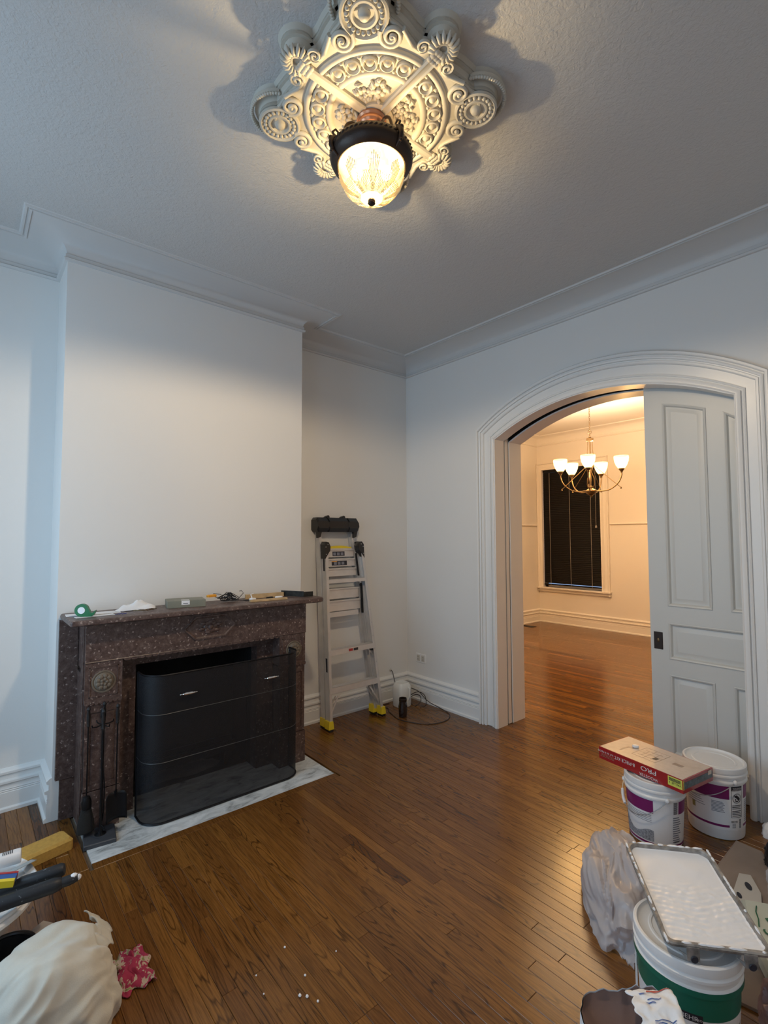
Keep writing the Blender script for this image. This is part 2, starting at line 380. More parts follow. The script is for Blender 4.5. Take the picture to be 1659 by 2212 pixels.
# arch geometry
AX0, AX1, SP_I, AP_I = 1.17, 2.975, 2.515, 2.75
OX0, OX1, SP_O, AP_O = .985, 3.15, 2.62, 2.975
AC = (AX0+AX1)/2; OC = (OX0+OX1)/2
def arc(x, x0, x1, sp, ap):
    h = (x1-x0)/2; c = (x0+x1)/2; r = ap-sp; Rr = (h*h+r*r)/(2*r)
    return ap-Rr+sqrt(max(0, Rr*Rr-(x-c)**2))
def arci(x): return arc(x, AX0, AX1, SP_I, AP_I)

# ------------------------------------------------------------------ structure
# walls
b = MB(); b.box(-.12, 0, RY-.12, .34, 0, CE); struct('wall_left', b, 'wall', 0)
b = MB(); b.box(RX, RX+.12, RY-.12, .34, 0, CE); struct('wall_right', b, 'wall', 0)
b = MB()
for (y0, y1, xl) in ((0, .11, 0.0), (.19, .34, -1.66)):
    b.box(xl, AX0, y0, y1, 0, CE2 if y0 > .1 else CE); b.box(AX1, RX, y0, y1, 0, CE2 if y0 > .1 else CE)
    n = 28
    lo = [(AX0+(AX1-AX0)*i/n, arci(AX0+(AX1-AX0)*i/n)) for i in range(n+1)]
    top = CE2 if y0 > .1 else CE
    for i in range(n):
        (xa, za), (xb, zb) = lo[i], lo[i+1]
        b.add([(xa, y0, za), (xb, y0, zb), (xb, y0, top), (xa, y0, top), (xa, y1, za), (xb, y1, zb), (xb, y1, top), (xa, y1, top)],
              [(0, 1, 2, 3), (7, 6, 5, 4), (0, 4, 5, 1)])
b.box(.2, .24, .11, .19, 0, CE); b.box(3.9, 3.94, .11, .19, 0, CE)
struct('wall_back', b, 'wall', 0)
# black sheets added inside the pocket slot to paint its shade
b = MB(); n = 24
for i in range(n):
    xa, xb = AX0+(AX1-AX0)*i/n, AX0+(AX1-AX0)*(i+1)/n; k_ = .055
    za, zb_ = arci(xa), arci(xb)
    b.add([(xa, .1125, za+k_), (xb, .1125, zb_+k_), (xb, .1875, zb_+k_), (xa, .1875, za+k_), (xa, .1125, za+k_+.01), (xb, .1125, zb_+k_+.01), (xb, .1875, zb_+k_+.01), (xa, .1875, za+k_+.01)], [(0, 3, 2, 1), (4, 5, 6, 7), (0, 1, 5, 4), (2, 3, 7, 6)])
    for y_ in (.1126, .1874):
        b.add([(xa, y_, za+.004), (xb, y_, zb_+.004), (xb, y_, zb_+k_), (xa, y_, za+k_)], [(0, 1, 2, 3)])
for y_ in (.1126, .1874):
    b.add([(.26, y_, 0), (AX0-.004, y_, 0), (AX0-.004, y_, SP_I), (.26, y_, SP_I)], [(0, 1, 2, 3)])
struct('slot_shade', b, 'slotshade', 0)
# front wall (behind the camera) with two windows
b = MB(); xs = [0, .8, 1.9, 2.75, 3.85, RX]
for i in range(5):
    if i in (1, 3): b.box(xs[i], xs[i+1], RY-.12, RY, 0, .55); b.box(xs[i], xs[i+1], RY-.12, RY, 2.95, CE)
    else: b.box(xs[i], xs[i+1], RY-.12, RY, 0, CE)
struct('wall_front', b, 'wall', 0)
for k, (xa, xb) in enumerate(((.8, 1.9), (2.75, 3.85))):
    b = MB()
    for (p, q, r, s_) in ((xa-.1, xa, .45, 3.05), (xb, xb+.1, .45, 3.05), (xa-.1, xb+.1, 2.95, 3.05), (xa-.13, xb+.13, .50, .55)):
        b.box(p, q, RY+.001, RY+.03, r, s_)
    b.box(xa, xb, RY-.08, RY-.04, 1.72, 1.77); b.box(xa, xa+.04, RY-.08, RY-.04, .55, 2.95); b.box(xb-.04, xb, RY-.08, RY-.04, .55, 2.95)
    b.box(xa, xb, RY-.08, RY-.04, .55, .6); b.box(xa, xb, RY-.08, RY-.04, 2.9, 2.95)
    struct('window_%d' % (k+2), b, 'trim', 0)
# room beyond the arch
b = MB(); b.box(-1.78, -1.66, .19, 5.22, 0, CE2); struct('wall_far_left', b, 'wall2', 0)
b = MB(); b.box(RX, RX+.12, .34, 5.22, 0, CE2); struct('wall_far_right', b, 'wall2', 0)
WX0, WX1, WZ0, WZ1 = -1.55, -.385, .68, 2.96
b = MB(); b.box(-1.66, WX0, 5.1, 5.22, 0, CE2); b.box(WX1, RX, 5.1, 5.22, 0, CE2); b.box(WX0, WX1, 5.1, 5.22, 0, WZ0); b.box(WX0, WX1, 5.1, 5.22, WZ1, CE2)
struct('wall_far', b, 'wall2', 0)
# back skin of the arch wall painted in the far room colour
b = MB(); b.box(-1.66, OX0, .3401, .343, 0, CE2); b.box(OX1, RX, .3401, .343, 0, CE2); b.box(OX0, OX1, .3401, .343, AP_O, CE2); struct('wall_far_front', b, 'wall2', 0)
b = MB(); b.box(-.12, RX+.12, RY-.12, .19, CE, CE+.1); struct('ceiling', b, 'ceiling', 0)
b = MB(); b.box(-1.78, RX+.12, .19, 5.22, CE2, CE2+.1); struct('ceiling_far', b, 'wall2', 0)
# chimney breast with the firebox opening
FY0, FY1, FZ = -2.79, -1.90, .90
b = MB(); b.box(0, BX, BY0, FY0, 0, CE); b.box(0, BX, FY1, BY1, 0, CE); b.box(0, BX, FY0, FY1, FZ, CE)
struct('wall_chimney', b, 'wall', 0)

# cornices
def cove(zr, c, w, steps=8):
    p = [(0, zr-.02), (.016, zr-.018), (.022, zr-.006), (.012, zr+.002), (.012, zr+.022), (.005, zr+.026)]
    for i in range(steps+1):
        a = i/steps*pi/2; p.append((.006+(w-.006)*(1-cos(a)), zr+.03+(c-zr-.038)*sin(a)))
    p += [(w, c-.014), (w+.012, c-.014), (w+.014, c-.006), (w+.02, c-.006), (w+.022, c-.012), (w+.032, c-.012), (w+.036, c-.002), (w+.04, c), (0, c)]
    return p
loop1 = [(0, 0), (RX, 0), (RX, RY), (0, RY), (0, BY0), (BX, BY0), (BX, BY1), (0, BY1)]
b = MB(); sweep(b, loop1, cove(3.378, CE, .2), -1, True); struct('trim_2', b, 'cornice', 40)
loop2 = [(-1.66, .343), (RX, .343), (RX, 5.1), (-1.66, 5.1)]
b = MB(); sweep(b, loop2, cove(3.46, CE2, .16), 1, True); struct('trim_3', b, 'wall2', 40)
# baseboards
BB = [(0, 0), (.036, 0), (.036, .018), (.024, .026), (.024, .108), (.020, .112), (.024, .118), (.020, .123), (.024, .129), (.020, .134), (.020, .158), (.034, .166), (.034, .178), (.014, .184), (.014, .212), (.026, .220), (.026, .232), (.010, .246), (0, .25)]
for nm, path, sd, m in (('baseboard_left', [(0, RY), (0, BY0), (BX, BY0)], -1, 'trim'), ('baseboard_back', [(0, BY1), (0, 0), (OX0, 0)], -1, 'trim'),
                     ('baseboard_right', [(OX1, 0), (RX, 0), (RX, RY)], -1, 'trim'), ('baseboard_front', [(RX, RY), (0, RY)], -1, 'trim'),
                     ('baseboard_far', [(OX0, .343), (-1.66, .343), (-1.66, 5.1), (RX, 5.1)], -1, 'wall2')):
    b = MB(); sweep(b, path, BB, sd); struct(nm, b, m, 40)
# chair rail in the far room
b = MB(); PR = [(0, 1.855), (.012, 1.857), (.022, 1.868), (.022, 1.876), (.008, 1.882), (0, 1.884)]
sweep(b, [(-1.66, .36), (-1.66, 5.1)], PR, -1)
sweep(b, [(-.225, 5.1), (RX, 5.1)], PR, -1); struct('trim_4', b, 'wall2', 40)

# arch casing, both faces, plus jamb
prof = [(0, 0), (0, .050), (.03, .060), (.09, .060), (.12, .054), (.125, .040), (.16, .040), (.165, .050), (.20, .054), (.25, .050), (.255, .034), (.29, .034), (.31, .042), (.37, .042), (.40, .036), (.405, .020), (.70, .020), (.705, .030), (.74, .034), (.77, .030), (.775, .020), (.83, .022), (.835, .036), (.89, .042), (.96, .042), (1.0, .036), (1.0, -.004)]
def casing(name, yb, sg, m):
    pairs = [((OX0, 0), (AX0, 0)), ((OX0, SP_O), (AX0, SP_I))]
    n = 36
    for i in range(1, n):
        t = i/n
        xo = OX0+(OX1-OX0)*t; xi = AX0+(AX1-AX0)*t
        pairs.append(((xo, arc(xo, OX0, OX1, SP_O, AP_O)), (xi, arci(xi))))
    pairs += [((OX1, SP_O), (AX1, SP_I)), ((OX1, 0), (AX1, 0))]
    b = MB()
    b.rings([[(o[0]+(i_[0]-o[0])*s_, yb+sg*d, o[1]+(i_[1]-o[1])*s_) for s_, d in prof] for o, i_ in pairs], True)
    return struct(name, b, m, 35)
casing('trim_5', 0, -1, 'trim'); casing('trim_6', .343, 1, 'wall2')
# jamb lining boards on both sides of the pocket slot
for nm, y0, y1 in (('trim_7', -.030, .112), ('trim_8', .188, .372)):
    b = MB(); n = 36; path = [(AX0, 0), (AX0, SP_I)]+[(AX0+(AX1-AX0)*i/n, arci(AX0+(AX1-AX0)*i/n)) for i in range(1, n)]+[(AX1, SP_I), (AX1, 0)]
    rg = []
    for (x, z) in path:
        k = .006; cx, cz = AC, 1.4; dx, dz = (1 if x < AC else -1)*k, -k
        if z <= SP_I: q = (x+dx, z)
        else: q = (x+dx*abs(x-AC)/.9, z+dz)
        e = .008
        rg.append([(x, y0, z), (q[0], y0+e*.3, q[1]), (q[0], y1-.003, q[1]), (x, y1, z)])
    b.rings(rg, True); struct(nm, b, 'trim', 40)

# ------------------------------------------------------------------ pocket doors
def pocket_door():
    X0, X1, Y0, Y1 = 2.382, 3.285, .130, .176
    d = bpy.data.objects.new('door_1', None); COL.objects.link(d); d.location = ((X0+X1)/2, .15, .004); PM[d.name] = T(d.location); d['kind'] = 'structure'
    dt = lambda x: (arci(x) if x < AX1 else SP_I)+.035
    def slab(b, xa, xb, y0, y1, z0, z1, n=8):
        for i in range(n):
            x = xa+(xb-xa)*i/n; x2 = xa+(xb-xa)*(i+1)/n
            t1 = z1(x) if callable(z1) else z1; t2 = z1(x2) if callable(z1) else z1
            b.add([(x, y0, z0), (x2, y0, z0), (x2, y1, z0), (x, y1, z0), (x, y0, t1), (x2, y0, t2), (x2, y1, t2), (x, y1, t1)],
                  [(0, 3, 2, 1), (4, 5, 6, 7), (0, 1, 5, 4), (2, 3, 7, 6)]+([(3, 0, 4, 7)] if i == 0 else [])+([(1, 2, 6, 5)] if i == n-1 else []))
    b = MB(); slab(b, X0, X1, .146, Y1, .004, dt, 20); obj('door_core', b, 'door', d, 20)
    xs = (2.382, 2.502, 2.768, 2.872, 3.14, 3.285)
    zt = lambda x: arc(x, 1.17, 2.975, 2.515, 2.75)-.115 if x < 2.9 else 2.43-(x-2.9)*.45
    for a, c in ((0, 1), (4, 5)):
        b = MB(); slab(b, xs[a], xs[c], Y0, .1461, .004, dt, 8); obj('stile', b, 'door', d, 20)
    for z0, z1 in ((1.172, None), (.17, .705)):
        b = MB(); slab(b, xs[2], xs[3], Y0, .1461, z0, (lambda x: zt(x)) if z1 is None else z1, 3); obj('mullion', b, 'door', d, 20)
    for z0, z1 in ((.004, .17), (.705, .812), (1.056, 1.172)):
        b = MB(); b.box(xs[1], xs[4], Y0, .1461, z0, z1); obj('rail', b, 'door', d, 0)
    b = MB()
    n = 16
    for i in range(n):
        x = xs[1]+(xs[4]-xs[1])*i/n; x2 = xs[1]+(xs[4]-xs[1])*(i+1)/n
        b.add([(x, Y0, zt(x)), (x2, Y0, zt(x2)), (x2, Y0, dt(x2)), (x, Y0, dt(x)), (x, .1461, zt(x)), (x2, .1461, zt(x2)), (x2, .1461, dt(x2)), (x, .1461, dt(x))],
              [(0, 1, 2, 3), (7, 6, 5, 4), (0, 4, 5, 1), (3, 2, 6, 7)])
    obj('rail', b, 'door', d, 20)
    def panel(xa, xb, z0, z1):
        b = MB(); tp = (lambda x: z1(x)) if callable(z1) else (lambda x: z1)
        def ring(k, y):
            n = 6; P = [(xa+k, y, z0+k), (xb-k, y, z0+k)]
            P += [(xb-k-(xb-xa-2*k)*i/n, y, tp(xb-k-(xb-xa-2*k)*i/n)-k) for i in range(n+1)]
            return P
        b.rings([ring(-.001, Y0-.004), ring(.004, Y0-.006), ring(.012, Y0-.002), ring(.020, .1435), ring(.032, .1435), ring(.052, .135), ring(.055, .135)], True, False, True)
        obj('panel', b, 'door', d, 25)
    panel(xs[1], xs[2], 1.172, zt); panel(xs[3], xs[4], 1.172, zt); panel(xs[1], xs[4], .812, 1.056); panel(xs[1], xs[2], .17, .705); panel(xs[3], xs[4], .17, .705)
    b = MB(); b.bevbox(2.404, 2.462, -.9, -.782, 0, .004, .002); b.tf(Matrix.Translation((0, Y0, 0)) @ Matrix.Rotation(pi/2, 4, 'X')); 
    # after rotation y->z, z->-y
    for i, v in enumerate(b.v): b.v[i] = Vector((v.x, v.y, v.z+1.768))
    h = obj('door_handle', b, 'bronze', d, 20); h['label'] = 'dark bronze recessed pull plate'
    b = MB(); b.sphere((2.433, .1255, .93), .009, 10, 6, (1, .4, 1.6)); obj('finger_pull', b, 'brass', h)
pocket_door()
b = MB(); b.box(.27, 1.1715, .131, .174, .004, arci(1.18)+.03)
o = struct('door_2', b, 'trim', 0)

# ------------------------------------------------------------------ floor planks
PW = .0584
floor = bpy.data.objects.new('floor', None); COL.objects.link(floor); floor.location = (2.3, -2.3, -.02); PM['floor'] = T(floor.location); floor['kind'] = 'structure'
b = MB(); b.box(-1.7, RX+.1, RY-.1, 5.2, -.06, -.0125); obj('subfloor', b, 'gap', floor, 0)
def plank(b, x0, x1, y0, y1, rnd):
    g = .00045; e = .0013; z = 0.0; t = -.012
    x0 += g; x1 -= g; y0 += g; y1 -= g
    b.add([(x0, y0, t), (x1, y0, t), (x1, y1, t), (x0, y1, t), (x0, y0, z-e), (x1, y0, z-e), (x1, y1, z-e), (x0, y1, z-e), (x0+e, y0+e, z), (x1-e, y0+e, z), (x1-e, y1-e, z), (x0+e, y1-e, z)],
          [(0, 1, 5, 4), (1, 2, 6, 5), (2, 3, 7, 6), (3, 0, 4, 7), (4, 5, 9, 8), (5, 6, 10, 9), (6, 7, 11, 10), (7, 4, 8, 11), (8, 9, 10, 11)], rnd)
HX, HY0, HY1 = .9175, -3.046, -1.5545
camp = Vector((3.865, -3.592, 1.65))
def vis(x0, x1, y):
    best = 0
    for k in range(9):
        p = Vector((x0+(x1-x0)*k/8, y, 0))-camp; d = p.dot(fwd)
        if d > .3:
            X = FPX*p.dot(rt)/d; Y = FPX*p.dot(up)/d
            if abs(X) < 860 and abs(Y) < 1130: best = max(best, 1/d)
    return best
rows = []
y = RY
while y < 5.1:
    y1 = min(y+PW, 5.1); ym = (y+y1)/2
    xa, xb = (0, RX) if y < .2 else (-1.66, RX)
    if 0 < ym < .2 or (-.02 < ym < .36): xa, xb = 1.17, 2.975
    if .34 < ym: xa = -1.66; xb = RX
    if BY0 < ym < BY1: xa = BX
    x = xa - random.uniform(0, 1.2)
    segs = []
    while x < xb:
        l = random.choice((.45, .7, .9, 1.1, 1.4, 1.8, 2.2))*random.uniform(.85, 1.15)
        s0, s1 = max(x, xa), min(x+l, xb); x += l
        if s1-s0 > .02: segs.append((s0, s1))
    for s0, s1 in segs:
        if HY0-.01 < ym < HY1+.01:
            s0 = max(s0, HX+PW)
            if s1-s0 < .02: continue
        rv = random.random(); rv = .5+(rv-.5)*.62
        if random.random() < .045: rv = random.choice((.03, .08, .98))
        rnd = (rv, max(0, random.uniform(-.1, 1.0)), random.random())
        rows.append((vis(s0, s1, ym), s0, s1, y, y1, rnd))
    y = y1
rows.sort(key=lambda q: -q[0])
stuff = MB()
for k, (v, s0, s1, y0_, y1_, rnd) in enumerate(rows):
    if k < 296 and v > 0:
        b = MB(); plank(b, s0, s1, y0_, y1_, rnd); obj('plank', b, 'floor', floor, 0)
    else: plank(stuff, s0, s1, y0_, y1_, rnd)
o = obj('floorboards', stuff, 'floor', floor, 0); o['kind'] = 'stuff'
b = MB()   # border board along the front of the hearth: grain along y, so its mesh is separate
b2 = MB(); plank(b2, HX+.001, HX+PW, HY0, HY1, (.35, .2, .5)); obj('border_plank', b2, 'floor', floor, 0)
# hearth slab
b = MB(); b.box(BX+.002, HX-.003, HY0+.003, HY1-.003, -.0124, -.004)
tag(obj('hearth_slab', b, 'whitemarble', None, 0), 'grey and white marble hearth slab let into the floor before the fireplace', 'hearth')

# ------------------------------------------------------------------ far room window, blind
b = MB()
wc = [(0, 0), (0, .045), (.10, .052), (.18, .036), (.45, .030), (.55, .036), (.9, .022), (1, .03), (1, 0)]
o4 = [(-1.655, .60), (-1.655, 3.09), (-.235, 3.09), (-.235, .60)]; i4 = [(WX0, .60), (WX0, WZ1), (WX1, WZ1), (WX1, .60)]
b.rings([[(o_[0]+(q[0]-o_[0])*s_, 5.1-d, o_[1]+(q[1]-o_[1])*s_) for s_, d in wc] for o_, q in zip(o4, i4)], True)
w1 = struct('window_1', b, 'wall2', 35)
b = MB(); b.box(-1.659, -.215, 5.02, 5.18, .655, .68); b.box(-1.659, -.225, 5.065, 5.099, .60, .655); obj('window_sill', b, 'wall2', w1, 0)
b = MB(); b.box(WX0, WX0+.05, 5.17, 5.20, WZ0, WZ1); b.box(WX1-.05, WX1, 5.17, 5.20, WZ0, WZ1); b.box(WX0, WX1, 5.17, 5.20, WZ0, WZ0+.05); b.box(WX0, WX1, 5.17, 5.20, WZ1-.05, WZ1); b.box(WX0, WX1, 5.17, 5.20, 1.78, 1.83)
obj('sash', b, 'trim', w1, 0)
b = MB(); b.box(WX0, WX1, 5.183, 5.187, WZ0+.05, WZ1-.05); obj('pane', b, 'skyglass', w1, 0)
bl = thing('window_blind', 'closed black slatted blind hanging in the far room window', 'blind', (-.97, 5.13, .70))
b = MB(); b.box(WX0+.01, WX1-.01, 5.105, 5.145, 2.905, 2.955); obj('headrail', b, 'blind', bl, 0)
b = MB(); z = .775
while z < 2.90:
    b.add([(WX0+.012, 5.108, z-.018), (WX1-.012, 5.108, z-.018), (WX1-.012, 5.122, z+.020), (WX0+.012, 5.122, z+.020), (WX0+.012, 5.110, z-.019), (WX1-.012, 5.110, z-.019), (WX1-.012, 5.124, z+.019), (WX0+.012, 5.124, z+.019)],
          [(0, 1, 2, 3), (7, 6, 5, 4), (0, 4, 5, 1), (2, 6, 7, 3)]); z += .034
o = obj('slats', b, 'blind', bl, 0); o['kind'] = 'stuff'
b = MB(); b.box(WX0+.012, WX1-.012, 5.102, 5.128, .722, .745); obj('bottom_rail', b, 'blind', bl, 0)
for x in (-1.40, -.985, -.575):
    b = MB(); b.tube([(x, 5.103, 2.9), (x, 5.103, .73)], .004, 5); obj('ladder_cord', b, 'cord', bl)
b = MB(); b.tube([(-.475, 5.10, 2.88), (-.475, 5.096, 1.86)], .0035, 5); b.lathe([(.004, 0), (.016, -.02), (.018, -.045), (.006, -.055)], 10, (-.475, 5.096, 1.86)); obj('pull_cord', b, 'cord', bl)
# floor register by the far left wall
b = MB(); b.box(-1.60, -1.35, 4.36, 4.50, .0005, .004)
fr = tag(obj('floor_register', b, 'ink', None, 0), 'black metal floor register near the far left baseboard', 'floor vent')
for k in range(8):
    b = MB(); b.box(-1.585+k*.029, -1.575+k*.029, 4.37, 4.49, .004, .006); obj('louvre', b, 'iron', fr, 0)

# ------------------------------------------------------------------ wall outlet
ol = thing('wall_outlet', 'white double wall outlet above the baseboard beside the corner', 'outlet', (.205, -.001, .38))
b = MB(); b.bevbox(-.07, .07, -.045, .045, 0, .006, .003); b.tf(Matrix.Translation((.205, 0, .42)) @ Matrix.Rotation(pi/2, 4, 'X')); obj('cover_plate', b, 'trim', ol, 30)
for dx in (-.032, .032):
    b = MB(); b.bevbox(-.022, .022, -.030, .030, 0, .003, .002); b.tf(Matrix.Translation((.205+dx, -.0062, .42)) @ Matrix.Rotation(pi/2, 4, 'X')); f_ = obj('socket', b, 'beige', ol, 30)
    for sz in (-.012, .012):
        b = MB(); b.box(.205+dx-.007, .205+dx-.004, -.0100, -.0093, .42+sz-.004, .42+sz+.004); b.box(.205+dx+.004, .205+dx+.007, -.0100, -.0093, .42+sz-.004, .42+sz+.004); obj('slot', b, 'ink', f_, 0)

# ------------------------------------------------------------------ fireplace mantel
fp = thing('fireplace_mantel', 'brown marble fireplace mantel with carved frieze against the chimney breast', 'fireplace', (.46, -2.32, -.004))
XF = .59; SZ = 1.165; OY0, OY1, OZ = -2.752, -1.945, .865
b = MB()
# shelf: rounded front corners and edge
def shelf_ring(k, z):
    x1 = .708-k; y0 = -3.138+k; y1 = -1.492-k*.6; r = .05; P = [(BX+.001, y0, z)]
    for i in range(5): a = -pi/2+i/4*pi/2; P.append((x1-.012+.012*cos(a), y0+.012+.012*sin(a), z))
    for i in range(7): a = i/6*pi/2; P.append((x1-r+r*cos(a), y1-r+r*sin(a), z))
    P.append((BX+.001, y1, z)); return P
b.rings([shelf_ring(.012, SZ), shelf_ring(.002, SZ+.006), shelf_ring(0, SZ+.02), shelf_ring(.003, SZ+.030), shelf_ring(.010, SZ+.034)], True)
obj('shelf', b, 'marble', fp, 30)
b = MB(); b.box(.50, XF+.008, -3.045, -1.600, .938, SZ-.0008); b.box(BX+.001, .4999, -3.042, -1.603, OZ+.02, SZ-.001); fz = obj('frieze', b, 'marble', fp, 0)
# scalloped lower edge
b = MB(); n = 26
for i in range(n):
    y0 = -2.846+(1.024)*i/n; w = 1.024/n; pl = [(y0, .9375)]+[(y0+w/2+w/2*cos(a), .9375-.011*sin(a)-.002) for a in [pi-k*pi/6 for k in range(7)]]+[(y0+w, .9375)]
    b.prism(pl, XF-.03, XF+.012, 'x')
obj('scalloped_edge', b, 'marble', fz, 0)
b = MB(); b.tube([(XF+.008, -3.045, .940), (XF+.008, -1.60, .940)], .004, 6); obj('bead_moulding', b, 'marble', fz)
# cartouche: sunk-edge hexagon and carved flower
b = MB(); hx = lambda k: [(-2.505+k, 1.064), (-2.43+k*.5, 1.140-k), (-2.225-k*.5, 1.142-k), (-2.155-k, 1.064), (-2.225-k*.5, .99+k), (-2.43+k*.5, .988+k)]
b.rings([[(XF+.008, y_, z_) for y_, z_ in hx(0)], [(XF+.016, y_, z_) for y_, z_ in hx(.001)], [(XF+.016, y_, z_) for y_, z_ in hx(.010)], [(XF+.011, y_, z_) for y_, z_ in hx(.018)]], True)
ct = obj('cartouche', b, 'marble', fp, 20)
b = MB()
for k in range(8):
    a = k*pi/4; b.sphere((XF+.014, -2.332+.028*cos(a), 1.066+.026*sin(a)), .018, 8, 6, (.5, 1, 1))
for k in range(6):
    a = k*pi/3+.3; b.sphere((XF+.016, -2.332+.06*cos(a), 1.066+.036*sin(a)), .018, 8, 6, (.35, 1.2, .6))
b.sphere((XF+.022, -2.332, 1.066), .018, 10, 6, (.6, 1, 1)); obj('carved_flower', b, 'marble', ct)
def pilaster(y0, y1, ry):
    p = MB(); p.box(.48, XF, y0+.006, y1-.006, .218, .706)
    # sunk panel outline on shaft
    p.box(XF, XF+.006, y0+.006, y0+.030, .218, .706); p.box(XF, XF+.006, y1-.030, y1-.006, .218, .706); p.box(XF, XF+.006, y0+.03, y1-.03, .218, .25); p.box(XF, XF+.006, y0+.03, y1-.03, .655, .706)
    p.box(XF, XF+.003, y0+.04, y1-.04, .262, .645)
    po = obj('pilaster', p, 'marble', fp, 0)
    q = MB(); q.box(.47, XF+.010, y0, y1, -.002, .217); q.box(.47, XF+.006, y0+.002, y1-.002, .217, .222); obj('base_block', q, 'marble', po, 0)
    q = MB(); q.box(.47, XF+.006, y0, y1, .722, .9372)
    for (a, c, d_, e) in ((y0+.022, y1-.022, .742, .747), (y0+.022, y1-.022, .905, .910), (y0+.022, y0+.027, .742, .910), (y1-.027, y1-.022, .742, .910)): q.box(XF+.006, XF+.010, a, c, d_, e)
    blk = obj('cap_block', q, 'marble', po, 0)
    q = MB(); n = 8; w = (y1-y0)/n
    for i in range(n):
        ya = y0+w*i; q.prism([(ya, .722)]+[(ya+w/2+w/2*cos(a), .712-.012*sin(a)) for a in [pi-k*pi/6 for k in range(7)]]+[(ya+w, .722)], XF-.02, XF+.016, 'x')
    obj('scalloped_ledge', q, 'marble', po, 0)
    q = MB(); cy = (y0+y1)/2 if ry is None else ry; cz = .823; r = .052
    q.rings([[(XF+.006+h, cy+rr*cos(a), cz+rr*sin(a)) for a in [k*2*pi/28 for k in range(28)]] for rr, h in ((r+.012, 0), (r+.010, .004), (r+.004, .004), (r, -.003+.0035), (r-.004, .006), (.03, .012), (.012, .014))], True, True, True)
    for k in range(9):
        a = k*2*pi/9; q.sphere((XF+.017, cy+.032*cos(a), cz+.032*sin(a)), .013, 8, 6, (.6, 1, 1))
    for k in range(5):
        a = k*2*pi/5; q.sphere((XF+.022, cy+.014*cos(a), cz+.014*sin(a)), .009, 8, 6, (.6, 1, 1))
    ro = obj('rosette', q, M['rosette'], po); ro['label'] = 'paler carved flower roundel'
M['rosette'] = mat('worn_stone_rosette', (.17, .135, .10), .55, bump=.4, bscale=60)
pilaster(-3.045, -2.852, None); pilaster(-1.818, -1.604, -1.700)
# side returns and the back slabs against the breast
for (ya, yb, yc) in ((-3.045, -3.010, -3.143), (-1.639, -1.604, -1.502)):
    b = MB(); b.box(BX+.001, .4695, ya, yb, -.002, .86)
    obj('side_return', b, 'marble', fp, 0)
b = MB(); b.box(BX+.0005, BX+.028, -3.143, -3.0455, .235, SZ-.001); b.box(BX+.0005, BX+.020, -3.12, -3.0455, -.002, .230); obj('back_slab', b, 'marble', fp, 0)
b = MB()   # stepped edge ridges down the left return
b.box(.553, .575, -3.052, -3.0452, .0, SZ-.002); b.box(.50, .53, -3.050, -3.0452, .0, SZ-.002); obj('edge_ridge', b, 'marble', fp, 0)
# slips around the opening
b = MB(); b.box(.40, .49, -2.8518, OY0, -.002, OZ); obj('slip', b, 'marble', fp, 0)
b = MB(); b.box(.40, .49, OY1, -1.8182, -.002, OZ); obj('slip', b, 'marble', fp, 0)
b = MB(); b.box(.40, .489, -2.8518, -1.8182, OZ+.0008, .937); obj('slip', b, 'marble', fp, 0)
b = MB(); b.box(BX+.001, .399, OY0-.06, OY0, -.002, OZ); b.box(BX+.001, .399, OY1, OY1+.06, -.002, OZ); b.box(BX+.001, .399, OY0-.06, OY1+.06, OZ, OZ+.015); obj('iron_reveal', b, 'soot', fp, 0)
b = MB(); b.box(.06, .09, FY0+.001, FY1-.001, -.02, FZ-.001); b.box(.09, BX, FY0+.001, FY0+.05, -.02, FZ-.001); b.box(.09, BX, FY1-.05, FY1-.001, -.02, FZ-.001); b.box(.09, BX, FY0+.05, FY1-.05, FZ-.03, FZ-.001); b.box(.09, BX+.0015, FY0+.05, FY1-.05, -.02, -.001)
fb = obj('firebox', b, 'soot', fp, 0); fb['label'] = 'sooty black brick firebox'
b = MB()
for k in range(7): b.box(.20, .30, -2.62+k*.09, -2.605+k*.09, .12, .14)
b.box(.29, .31, -2.66, -2.02, .10, .17); b.box(.18, .20, -2.66, -2.02, .10, .17)
for y_ in (-2.6, -2.08): b.box(.28, .30, y_-.01, y_+.01, 0, .1); b.box(.19, .21, y_-.01, y_+.01, 0, .1)
obj('grate', b, 'iron', fp, 0)
b = MB()
def ashf(u, v):
    a = u*2*pi; r = .16*(1-v); return (.20+r*.6*cos(a), -2.36+r*1.7*sin(a), .002+.09*v+.02*noise.noise((u*9, v*5, 2)))
b.grid(ashf, 24, 6, cu=True); obj('ash_heap', b, 'ash', fp)

# ------------------------------------------------------------------ curved fire screen
fs = thing('fire_screen', 'black wire mesh fire screen with curved ends before the fireplace opening', 'fire screen', (.66, -2.255, -.004))
SXF = .785; SY0, SY1 = -2.765, -1.742; STZ = .845; rr_ = .115
def foot(s):   # footprint path, s in 0..1
    pts = [(.600, SY0), (SXF-rr_, SY0)]
    for k in range(1, 9): a = -pi/2+k/8*pi/2; pts.append((SXF-rr_+rr_*cos(a), SY0+rr_+rr_*sin(a)))
    pts.append((SXF, -2.25))
    for k in range(0, 9): a = k/8*pi/2; pts.append((SXF-rr_+rr_*cos(a), SY1-rr_+rr_*sin(a)))
    pts.append((.600, SY1)); return pts
FPp = foot(0)
b = MB(); b.rings([[(x, y, z) for x, y in FPp] for z in (.006, STZ)], False); obj('wire_mesh', b, 'mesh', fs, 40)
for nm, z, r in (('bottom_rail', .004, .006), ('top_rail', STZ, .005)):
    b = MB(); b.tube([(x, y, z) for x, y in FPp], r, 6); obj(nm, b, 'iron', fs)
